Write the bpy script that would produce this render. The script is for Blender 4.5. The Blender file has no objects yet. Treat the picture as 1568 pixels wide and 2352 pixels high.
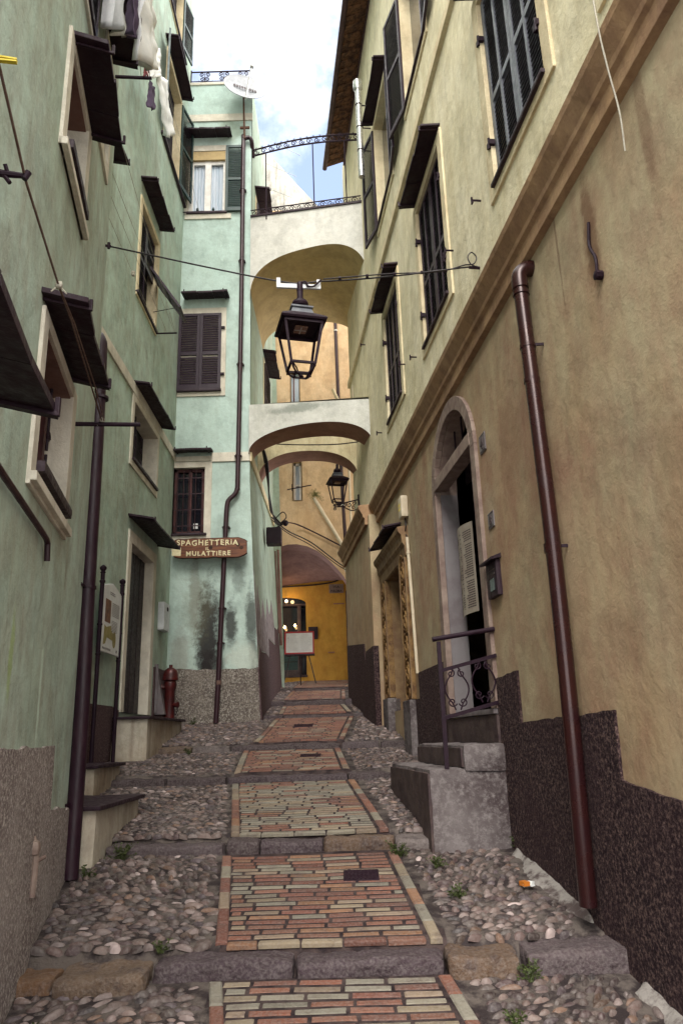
import bpy, bmesh, math, random
from mathutils import Vector, noise
R = math.radians
random.seed(7)
scn = bpy.context.scene
COL = scn.collection

# ---------------------------------------------------------------- camera
TH, RO = R(16.7), R(1.76)
ct, st, cr, sr = math.cos(TH), math.sin(TH), math.cos(RO), math.sin(RO)
fw = Vector((0, ct, st)); r0 = Vector((1, 0, 0)); u0 = Vector((0, -st, ct))
rx = cr * r0 - sr * u0; ux = sr * r0 + cr * u0
cam = bpy.data.cameras.new('camera'); camo = bpy.data.objects.new('camera', cam); COL.objects.link(camo)
from mathutils import Matrix
camo.matrix_world = Matrix(((rx.x, ux.x, -fw.x, 0), (rx.y, ux.y, -fw.y, 0), (rx.z, ux.z, -fw.z, 0), (0, 0, 0, 1)))
cam.sensor_fit = 'VERTICAL'; cam.sensor_height = 36; cam.lens = 1720 / 2352 * 36
cam.clip_start = 0.05; cam.clip_end = 500
scn.camera = camo

# ---------------------------------------------------------------- world, sun, exposure
SUN_EL, SUN_ROT = 46, 184      # light from high behind the viewer
w = bpy.data.worlds.new('World'); scn.world = w; w.use_nodes = True
nt = w.node_tree; nt.nodes.clear()
def wn(t, **k):
    n = nt.nodes.new(t)
    for a, b in k.items(): setattr(n, a, b)
    return n
out = wn('ShaderNodeOutputWorld'); bg = wn('ShaderNodeBackground'); bg.inputs[1].default_value = 0.15
sky = wn('ShaderNodeTexSky', sky_type='NISHITA', sun_disc=False)
sky.sun_elevation = R(SUN_EL); sky.sun_rotation = R(SUN_ROT); sky.dust_density = 1.5
tc = wn('ShaderNodeTexCoord'); ns = wn('ShaderNodeTexNoise'); ns.inputs['Scale'].default_value = 3.2; ns.inputs['Detail'].default_value = 8
ns.inputs['Roughness'].default_value = 0.62
dist = wn('ShaderNodeVectorMath', operation='DISTANCE'); dist.inputs[1].default_value = (0.005, 0.775, 0.632)   # a gap in the cloud
nt.links.new(tc.outputs['Generated'], ns.inputs['Vector']); nt.links.new(tc.outputs['Generated'], dist.inputs[0])
m1 = wn('ShaderNodeMath', operation='MULTIPLY_ADD'); m1.inputs[1].default_value = 2.9; m1.inputs[2].default_value = -0.37
nt.links.new(dist.outputs['Value'], m1.inputs[0])
m2 = wn('ShaderNodeMath', operation='MULTIPLY_ADD'); m2.inputs[1].default_value = 3.2; m2.inputs[2].default_value = -1.55
nt.links.new(ns.outputs['Fac'], m2.inputs[0])
m3 = wn('ShaderNodeMath', operation='ADD', use_clamp=True); nt.links.new(m1.outputs[0], m3.inputs[0]); nt.links.new(m2.outputs[0], m3.inputs[1])
m4 = wn('ShaderNodeMapRange'); m4.interpolation_type = 'SMOOTHSTEP'; m4.inputs[1].default_value = 0.0; m4.inputs[2].default_value = 0.9
m4.inputs[3].default_value = 0.12; m4.inputs[4].default_value = 1.0
nt.links.new(m3.outputs[0], m4.inputs[0])
n2 = wn('ShaderNodeTexNoise'); n2.inputs['Scale'].default_value = 2.0; n2.inputs['Detail'].default_value = 5
nt.links.new(tc.outputs['Generated'], n2.inputs['Vector'])
cl = wn('ShaderNodeMixRGB'); cl.inputs[1].default_value = (4.75, 4.7, 4.6, 1); cl.inputs[2].default_value = (5.5, 5.4, 5.2, 1)
nt.links.new(n2.outputs['Fac'], cl.inputs[0])
skm = wn('ShaderNodeMixRGB', blend_type='MULTIPLY'); skm.inputs[0].default_value = 1; skm.inputs[2].default_value = (.40, .50, .62, 1)
nt.links.new(sky.outputs[0], skm.inputs[1])
mx = wn('ShaderNodeMixRGB'); nt.links.new(m4.outputs[0], mx.inputs[0]); nt.links.new(skm.outputs[0], mx.inputs[1]); nt.links.new(cl.outputs[0], mx.inputs[2])
nt.links.new(mx.outputs[0], bg.inputs[0]); nt.links.new(bg.outputs[0], out.inputs[0])
sun = bpy.data.lights.new('sun', 'SUN'); suno = bpy.data.objects.new('sun', sun); COL.objects.link(suno)
sun.energy = 1.2; sun.angle = R(35); sun.color = (1, 0.945, 0.86)
# sky texture rotation: direction = (sin, cos) of the rotation
sd = Vector((math.sin(R(SUN_ROT)) * math.cos(R(SUN_EL)), math.cos(R(SUN_ROT)) * math.cos(R(SUN_EL)), math.sin(R(SUN_EL))))
suno.rotation_euler = (-sd).to_track_quat('-Z', 'Y').to_euler(); suno.location = (0, -5, 20)
scn.view_settings.view_transform = 'Standard'; scn.view_settings.look = 'None'
scn.view_settings.exposure = 2.1; scn.view_settings.gamma = 1
scn.render.engine = 'CYCLES'
scn.cycles.max_bounces = 8; scn.cycles.diffuse_bounces = 5

# ---------------------------------------------------------------- material helpers
class NT:
    def __init__(s, name):
        s.m = bpy.data.materials.new(name); s.m.use_nodes = True; s.t = s.m.node_tree
        s.b = s.t.nodes['Principled BSDF']; s.geo = s.n('ShaderNodeNewGeometry')
    def n(s, t, **k):
        n = s.t.nodes.new(t)
        for a, b in k.items(): setattr(n, a, b)
        return n
    def l(s, a, b): s.t.links.new(a, b)
    def noise(s, scale, detail=4, rough=.55, sc=(1, 1, 1), off=(0, 0, 0)):
        mp = s.n('ShaderNodeMapping'); mp.inputs['Scale'].default_value = sc; mp.inputs['Location'].default_value = off
        s.l(s.geo.outputs['Position'], mp.inputs[0])
        n = s.n('ShaderNodeTexNoise'); n.inputs['Scale'].default_value = scale; n.inputs['Detail'].default_value = detail
        n.inputs['Roughness'].default_value = rough; s.l(mp.outputs[0], n.inputs['Vector']); return n.outputs['Fac']
    def rng(s, v, a, b, c=0, d=1):
        n = s.n('ShaderNodeMapRange'); n.interpolation_type = 'SMOOTHSTEP'
        for i, x in enumerate((a, b, c, d)): n.inputs[i + 1].default_value = x
        s.l(v, n.inputs[0]); return n.outputs[0]
    def mix(s, f, a, b, mode='MIX'):
        n = s.n('ShaderNodeMixRGB', blend_type=mode)
        for i, x in enumerate((f, a, b)):
            if isinstance(x, (int, float)): n.inputs[i].default_value = x
            elif isinstance(x, tuple): n.inputs[i].default_value = (*x[:3], 1)
            else: s.l(x, n.inputs[i])
        return n.outputs[0]
    def math(s, op, a, b=0.0, c=0.0, clamp=False):
        n = s.n('ShaderNodeMath', operation=op, use_clamp=clamp)
        for i, x in enumerate((a, b, c)):
            if isinstance(x, (int, float)): n.inputs[i].default_value = x
            else: s.l(x, n.inputs[i])
        return n.outputs[0]
    def bump(s, h, strength, dist=.01):
        n = s.n('ShaderNodeBump'); n.inputs['Strength'].default_value = strength; n.inputs['Distance'].default_value = dist
        s.l(h, n.inputs['Height'])
        if s.b.inputs['Normal'].is_linked: s.l(s.b.inputs['Normal'].links[0].from_socket, n.inputs['Normal'])
        s.l(n.outputs[0], s.b.inputs['Normal'])
    def out(s, col, rough=.8, metal=0, spec=.3):
        if isinstance(col, tuple): s.b.inputs['Base Color'].default_value = (*col[:3], 1)
        else: s.l(col, s.b.inputs['Base Color'])
        if isinstance(rough, (int, float)): s.b.inputs['Roughness'].default_value = rough
        else: s.l(rough, s.b.inputs['Roughness'])
        s.b.inputs['Metallic'].default_value = metal
        s.b.inputs['Specular IOR Level'].default_value = spec
        return s.m
    def xyz(s):
        n = s.n('ShaderNodeSeparateXYZ'); s.l(s.geo.outputs['Position'], n.inputs[0]); return n.outputs

def plaster(name, base, light, dirt, streak=.5, dirt_amt=.6, stains=(), seed=0, patch=None):
    t = NT(name); o = (seed, seed * 2, seed)
    big = t.rng(t.noise(1.1, 5, .6, (1, 1, .6), o), .3, .7)
    mid = t.rng(t.noise(4.5, 6, .65, (1, 1, .7), o), .35, .7)
    st_ = t.rng(t.noise(3.0, 5, .6, (3, 3, .22), o), .45, .78)
    fine = t.noise(45, 3, .6, (1, 1, 1), o)
    c = t.mix(big, base, light)
    c = t.mix(t.math('MULTIPLY', mid, .42), c, dirt)
    c = t.mix(t.math('MULTIPLY', st_, streak), c, dirt)
    blot = t.rng(t.noise(2.6, 7, .72, (1, 1, .8), (seed + 3, 1, 7)), .30, .72, .78, 1.16)
    c = t.mix(1.0, c, t.mix(blot, (0, 0, 0), (1, 1, 1)), 'MULTIPLY')
    sp = t.rng(t.noise(16, 5, .7, (1, 1, .6), o), .3, .7, .90, 1.0)
    c = t.mix(1.0, c, t.mix(sp, (0, 0, 0), (1, 1, 1)), 'MULTIPLY')
    d2 = t.rng(t.noise(.8, 6, .7, (1, 1, .5), (seed + 5, 3, 1)), .5, .75)
    c = t.mix(t.math('MULTIPLY', d2, dirt_amt), c, dirt)
    c = t.mix(t.rng(fine, .3, .8, 0, .18), c, (0.9 * light[0], .9 * light[1], .9 * light[2]))
    if patch:
        pm = t.rng(t.noise(2.2, 7, .7, (1, 1, 1), (seed + 9, 2, 2)), .62, .66)
        c = t.mix(t.math('MULTIPLY', pm, .6), c, patch)
    if stains:
        x, y, z = t.xyz(); n1 = t.noise(7, 7, .75); n0 = t.noise(2.5, 4, .6, (1, 1, .5))
        for (ax, cx, cz, rx_, rz, amt, colr) in stains:
            u = t.math('MULTIPLY', t.math('SUBTRACT', x if ax == 0 else y, cx), 1 / rx_)
            v = t.math('MULTIPLY', t.math('SUBTRACT', z, cz), 1 / rz)
            d = t.math('SQRT', t.math('ADD', t.math('MULTIPLY', u, u), t.math('MULTIPLY', v, v)))
            d = t.math('ADD', d, t.math('MULTIPLY_ADD', n1, 1.6, -.8)); d = t.math('ADD', d, t.math('MULTIPLY_ADD', n0, 1.2, -.6))
            c = t.mix(t.rng(d, .45, 1.15, amt, 0), c, colr)
    h = t.math('ADD', t.math('MULTIPLY', t.noise(4, 5, .6), 1.4), t.math('MULTIPLY', t.noise(60, 4, .7), .22))
    t.bump(h, .45 if name == 'ochre_plaster' else .6, .025)
    return t.out(c, .88, 0, .15)

def roughcast(name, a, b, c_, scale=55, seed=0, strength=1.0):
    t = NT(name); o = (seed, seed, seed)
    gr = t.noise(scale * .8, 5, .75)
    sp = t.rng(t.noise(scale * 1.3, 5, .8, (1, 1, 1), o), .44, .66)
    big = t.rng(t.noise(1.6, 5, .6, (1, 1, 1), o), .35, .7)
    c = t.mix(sp, a, b); c = t.mix(t.math('MULTIPLY', big, .55), c, c_)
    w_ = t.rng(t.noise(scale * .9, 2, .5, (1, 1, 1), (4, 4, seed)), .66, .72)
    c = t.mix(t.math('MULTIPLY', w_, .22), c, tuple(min(.75, 2.2 * q + .08) for q in b))
    t.bump(t.math('ADD', gr, t.noise(scale * .3, 5, .7)), strength, .02)
    return t.out(c, .85, 0, .2)

def simple(name, a, b=None, scale=6, rough=.6, metal=0, bump=.15, spec=.3, sc=(1, 1, 1), lo=.35, hi=.65, bs=None):
    t = NT(name); b = b or tuple(q * .7 for q in a)
    f = t.rng(t.noise(scale, 5, .65, sc), lo, hi); t.bump(t.noise(bs or scale * 6, 4, .6, sc), bump, .01)
    return t.out(t.mix(f, a, b), t.rng(t.noise(scale * 2, 3), .3, .7, rough * .8, min(1, rough * 1.2)), metal, spec)

def emis(name, col, s):
    t = NT(name); t.b.inputs['Emission Color'].default_value = (*col, 1); t.b.inputs['Emission Strength'].default_value = s
    return t.out(col, .5)

def attr_mat(name, rough=.75, var=.35, bump=.6, bscale=40, spec=.3, dirt=(.06, .045, .045), dirt_amt=.5):
    t = NT(name); a = t.n('ShaderNodeAttribute'); a.attribute_name = 'tone'
    c = t.mix(t.rng(t.noise(bscale * .4, 5, .65), .3, .7, 0, var), a.outputs['Color'], (1, .95, .9), 'MULTIPLY')
    c = t.mix(t.rng(t.noise(9, 6, .7), .45, .75, 0, dirt_amt), c, dirt)
    c = t.mix(t.rng(t.noise(60, 3, .6), .3, .8, 0, .22), c, (.35, .32, .3))
    t.bump(t.math('ADD', t.noise(bscale, 4, .65), t.math('MULTIPLY', t.noise(bscale * .22, 3), 1.5)), bump, .018 if name == 'step_stone' else .008)
    return t.out(c, rough, 0, spec)

DARK = (.022, .010, .026)
M = {}
M['green'] = plaster('green_plaster', (.385, .465, .375), (.48, .60, .515), (.27, .215, .16), .42, .45, seed=1, stains=((1, 4.58, .28, .035, .36, .95, (.50, .62, .52)), (1, 3.8, .45, .05, .25, .5, (.28, .38, .06))))
M['green_far'] = plaster('green_plaster_far', (.38, .49, .40), (.48, .61, .52), (.28, .245, .18), .36, .35, seed=3)
BL = (.022, .017, .018); WH = (.50, .55, .48)
M['mint'] = plaster('skylit_mint_plaster', (.43, .55, .50), (.50, .625, .575), (.35, .42, .37), .3, .35, seed=2, stains=(  # same paint as the left wing; its sky-lit teal is put into the colour
    (0, -2.36, 1.65, .27, 1.15, .95, BL), (0, -2.30, 1.25, .32, .35, .7, BL), (0, -1.98, 1.9, .13, .5, .85, BL), (0, -1.62, 2.0, .13, .6, .75, BL), (0, -1.56, 1.35, .10, .35, .7, BL), (0, -2.55, 2.2, .3, .7, .35, (.16, .15, .10)), (0, -1.85, 2.75, .14, .3, .45, BL),
    (0, -2.62, 2.5, .10, .9, .4, (.13, .1, .07)), (0, -1.78, 1.35, .35, .3, .6, WH), (0, -2.1, 12.5, .35, .35, .5, (.14, .17, .10)), (0, -2.85, 1.5, .2, .5, .35, (.2, .13, .1))))
M['ochre'] = plaster('ochre_plaster', (.39, .275, .165), (.42, .36, .235), (.27, .135, .095), .22, .8, seed=4, stains=((1, 4.6, 1.0, .5, .6, .35, (.50, .39, .24)), (1, 3.4, .9, .3, .9, .4, (.24, .155, .09)), (1, 5.6, 2.2, .25, .5, .45, (.24, .15, .09)), (1, 2.9, 2.0, .012, .9, .5, (.15, .09, .06)), (1, 4.35, 3.1, .018, .5, .6, (.15, .09, .06)), (1, 7.2, 3.2, .5, .25, .4, (.2, .12, .08)),
    (1, 6.25, 1.85, .2, .3, .4, (.45, .38, .27)), (1, 5.2, .1, .5, .25, .45, (.22, .14, .09)),
    (1, 3.9, 2.85, .1, .5, .7, (.13, .06, .035)), (1, 3.2, 3.3, .06, .8, .5, (.15, .08, .05))))
M['cream'] = plaster('cream_plaster', (.68, .62, .42), (.76, .70, .52), (.46, .38, .22), .5, .35, seed=5)
M['trim'] = plaster('cream_trim', (.66, .56, .37), (.72, .64, .44), (.42, .31, .18), .35, .3, seed=6)
M['trim_white'] = plaster('white_trim', (.62, .58, .49), (.72, .68, .58), (.42, .36, .28), .3, .3, seed=7)
M['cornice'] = plaster('cornice_plaster', (.36, .22, .12), (.44, .29, .17), (.10, .042, .038), .35, .8, seed=8)  # the cornice's shaded look is put into these dark purple-brown tones
M['bridge'] = plaster('bridge_plaster', (.58, .565, .52), (.63, .62, .58), (.52, .50, .44), .15, .15, seed=9)
M['bridge_low'] = plaster('arch_plaster', (.52, .52, .475), (.58, .58, .54), (.42, .42, .36), .25, .3, seed=10, stains=(
    (0, -.75, 5.83, .62, .10, .75, (.2, .22, .19)),))
M['arch_back'] = plaster('yellow_arch_plaster', (.52, .46, .29), (.62, .56, .37), (.36, .27, .15), .7, .4, seed=10)
M['soffit'] = plaster('soffit_plaster', (.50, .375, .19), (.54, .41, .22), (.36, .26, .13), .1, .2, seed=11)
M['soffit_red'] = plaster('shaded_red_soffit', (.29, .155, .12), (.33, .19, .14), (.22, .115, .09), .1, .3, seed=12)  # tan soffit as it looks in darkness, the shade put into the colour
M['tower'] = plaster('apricot_plaster', (.62, .43, .25), (.70, .53, .35), (.44, .27, .14), .4, .5, seed=13)
M['tower_top'] = plaster('grey_white_plaster', (.48, .45, .41), (.56, .53, .48), (.12, .115, .105), .8, .9, seed=14)
M['yellow'] = plaster('mustard_plaster', (.52, .28, .05), (.58, .34, .07), (.38, .16, .035), .2, .35, seed=15)
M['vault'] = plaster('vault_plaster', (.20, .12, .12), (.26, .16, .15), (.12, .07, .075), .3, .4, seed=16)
M['reveal_brown'] = simple('brown_reveal', (.20, .11, .09), (.16, .085, .07), 5, .8)
M['base_dark'] = roughcast('dark_roughcast', (.011, .004, .008), (.15, .098, .088), (.032, .014, .018), 34, 1, .9)
M['base_grey'] = roughcast('grey_roughcast', (.16, .125, .12), (.56, .51, .47), (.42, .37, .34), 34, 2, .8)
M['base_pale'] = roughcast('pale_roughcast', (.06, .045, .04), (.44, .41, .36), (.20, .17, .145), 34, 3, .6)
M['base_brown'] = roughcast('brown_roughcast', (.05, .026, .032), (.17, .12, .115), (.09, .055, .06), 40, 4, .5)
M['slate'] = simple('dark_slate', (.013, .0035, .010), (.022, .008, .015), 9, .6, bump=.3)
M['slate_edge'] = simple('sill_slate', (.028, .014, .022), (.018, .007, .013), 9, .55, bump=.3)
M['shutter'] = simple('dark_painted_wood', (.017, .007, .016), (.025, .013, .023), 8, .45, bump=.1)
M['shutter_grey'] = simple('greyed_painted_wood', (.085, .09, .11), (.14, .15, .17), 14, .42, bump=.25, sc=(1, 1, .3))
M['shutter_green'] = simple('blue_green_painted_wood', (.018, .040, .040), (.028, .056, .054), 8, .4, bump=.1)
M['louvre'] = simple('dark_louvre_wood', (.009, .0035, .009), (.015, .007, .014), 10, .55, bump=.1)
M['iron'] = simple('black_iron', (.012, .0035, .010), (.018, .007, .014), 12, .6, .0, .2, .2)
M['iron_brown'] = simple('brown_painted_pipe', (.032, .010, .015), (.022, .007, .012), 6, .4, .0, .1, .4)
M['iron_dark'] = simple('dark_painted_pipe', (.016, .004, .011), (.024, .008, .015), 5, .5, .0, .15, .35)
M['copper'] = simple('copper_brown_pipe', (.034, .009, .008), (.022, .006, .008), 3, .27, .3, .06, .6, lo=.3, hi=.7)
M['rust'] = simple('rusty_iron', (.055, .022, .014), (.09, .04, .02), 30, .8, bump=.4)
M['wood_door'] = simple('dark_old_wood', (.011, .005, .009), (.018, .009, .012), 10, .5, bump=.4, sc=(1, 1, .15))
M['brown_frame'] = simple('brown_wood', (.085, .028, .026), (.06, .02, .02), 10, .5, bump=.2, sc=(1, 1, .2))
M['stone'] = simple('weathered_marble', (.27, .205, .17), (.17, .115, .10), 5, .7, bump=.4, lo=.3, hi=.7)
M['stone_lit'] = simple('pale_lit_marble', (.18, .165, .172), (.11, .085, .09), 3, .5, bump=.2, lo=.3, hi=.75)  # cool copy of the marble; the far jamb's light is put into it
M['stair_rough'] = roughcast('grey_render', (.055, .040, .042), (.165, .145, .145), (.24, .215, .215), 14, 6, .5)
M['bare_render'] = simple('bare_grey_render', (.27, .235, .24), (.17, .14, .145), 6, .85, bump=.3)
M['stair_dark'] = simple('worn_step_stone', (.04, .024, .027), (.085, .06, .055), 7, .7, bump=.5)
M['stoop'] = plaster('peeling_plaster', (.42, .34, .25), (.56, .52, .43), (.15, .085, .06), .6, .9, seed=20, patch=(.66, .66, .58))
M['mortar'] = simple('cobble_mortar', (.022, .015, .016), (.10, .082, .073), 7, .9, bump=.9, lo=.4, hi=.62, bs=60)
M['joint'] = simple('brick_joint_dirt', (.012, .006, .008), (.055, .038, .036), 12, .95, bump=.8, bs=50)
M['cement'] = simple('pale_cement', (.24, .22, .205), (.075, .056, .054), 9, .85, bump=.7, lo=.45, hi=.65, bs=50)
M['cobble'] = attr_mat('cobblestone', .55, .3, .35, 60, .35, (.05, .035, .035), .45)
M['brick'] = attr_mat('worn_brick', .8, .55, .7, 60, .2, (.075, .05, .045), .7)
M['kerb'] = attr_mat('step_stone', .72, .55, .9, 26, .3, (.035, .022, .025), .85)
M['white_metal'] = simple('white_paint_metal', (.62, .64, .66), (.5, .52, .54), 7, .4, bump=.05)
M['zinc'] = simple('bare_steel', (.55, .55, .53), (.42, .42, .42), 7, .3, .8, .05)
M['white'] = simple('white_paint', (.72, .70, .66), (.6, .58, .54), 7, .5, bump=.05)
M['dish'] = simple('grey_white_enamel', (.34, .35, .37), (.26, .27, .29), 5, .45, bump=.05)
M['cream_plastic'] = simple('cream_plastic', (.55, .48, .36), (.48, .40, .29), 7, .5, bump=.05)
M['red'] = simple('red_enamel', (.085, .010, .009), (.04, .008, .009), 9, .4, .1, .25, .4)
M['board_red'] = simple('red_frame_paint', (.35, .02, .025), (.28, .016, .02), 9, .5)
M['sign_wood'] = simple('varnished_plank', (.17, .062, .028), (.085, .028, .016), 5, .45, bump=.4, sc=(.5, 1, 5))
M['sign_edge'] = simple('charred_bark', (.03, .015, .012), (.06, .03, .02), 14, .9, bump=.8)
M['letter'] = simple('cream_paint', (.72, .65, .42), (.6, .52, .32), 20, .6)
M['paper'] = simple('printed_paper', (.62, .63, .62), (.55, .56, .55), 4, .6, bump=.03)
M['poster'] = simple('menu_paper', (.34, .30, .25), (.29, .24, .20), 4, .6, bump=.03)
M['ink'] = simple('dark_ink', (.05, .035, .04), (.07, .05, .05), 20, .6, bump=.02)
M['ink_grey'] = simple('grey_ink', (.30, .29, .30), (.36, .35, .36), 20, .6, bump=.02)
M['map_olive'] = simple('olive_ink', (.26, .22, .08), (.22, .19, .07), 8, .6)
M['photo_brown'] = simple('brown_photo_print', (.08, .03, .02), (.22, .10, .05), 22, .5)
M['white_cloth'] = simple('white_cloth', (.78, .78, .77), (.68, .69, .69), 10, .9, bump=.2)
M['pink_cloth'] = simple('pinkish_cloth', (.50, .42, .42), (.42, .33, .34), 10, .9, bump=.2)
M['dark_cloth'] = simple('dark_cloth', (.035, .02, .045), (.06, .04, .07), 10, .9, bump=.2)
M['red_cloth'] = simple('red_pegs', (.20, .02, .03), (.1, .015, .02), 30, .6)
M['yellow_plastic'] = simple('yellow_plastic', (.62, .48, .03), None, 8, .4)
M['cord'] = simple('hemp_cord', (.10, .055, .045), (.16, .10, .08), 40, .9, bump=.5)
M['cord_pale'] = simple('pale_line', (.42, .40, .33), (.34, .31, .26), 40, .8)
M['cable'] = simple('black_cable', (.018, .012, .016), None, 20, .5)
M['glass'] = simple('dark_window_glass', (.012, .012, .018), None, 3, .08, 0, .0, .6)
M['curtain'] = simple('blue_white_curtain', (.34, .42, .50), (.52, .56, .62), 14, .8, sc=(3, 3, .15), bump=.3)
M['void'] = simple('dark_interior', (.010, .006, .010), None, 3, .9)  # near-black backing sheets that stand in for the shade of unlit rooms
M['tile'] = simple('mossy_roof_tile', (.13, .06, .03), (.045, .022, .016), 9, .85, bump=.8, lo=.4, hi=.6)
M['gutter'] = simple('brown_gutter', (.05, .022, .024), None, 6, .5)
M['leaf'] = simple('weed_leaf', (.055, .070, .020), (.030, .042, .012), 40, .6)
M['leaf_dry'] = simple('trailing_leaf', (.10, .12, .03), (.15, .14, .05), 40, .7)
M['carved'] = simple('gilded_carving', (.24, .14, .05), (.11, .055, .025), 9, .6, bump=.7)
M['ochre_stone'] = simple('ochre_door_frame', (.24, .155, .075), (.17, .10, .055), 5, .7, bump=.3)
M['brick_orange'] = simple('orange_print', (.5, .16, .02), None, 8, .5)
M['bulb'] = emis('glowing_filament', (1, .62, .25), 5)
M['lens'] = simple('lamp_diffuser', (.30, .17, .12), (.20, .11, .09), 60, .3)
M['pole_bronze'] = M['iron']

# ---------------------------------------------------------------- mesh helpers
class Fr:
    """frame on a wall: a along it, d out of it, z up"""
    def __init__(s, o, u, n, k=(0, 0, 1)):
        s.o, s.u, s.n, s.k = Vector(o), Vector(u).normalized(), Vector(n).normalized(), Vector(k)
    def __call__(s, a, d, z): return s.o + s.u * a + s.n * d + s.k * z
def wallfr(x, y, az, side):
    a = R(az); u = (math.sin(a), math.cos(a), 0); return Fr((x, y, 0), u, (-u[1] * side, u[0] * side, 0))
WORLD = Fr((0, 0, 0), (1, 0, 0), (0, 1, 0))
RW = wallfr(2.03, 0, -6.8, 1)
L1 = wallfr(-2.1, 5.95, -11, -1)
L2 = wallfr(-2.95, 0, -.5, -1)
FC = Fr((-3.06, 13, 0), (1, 0, 0), (0, -1, 0))

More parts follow.
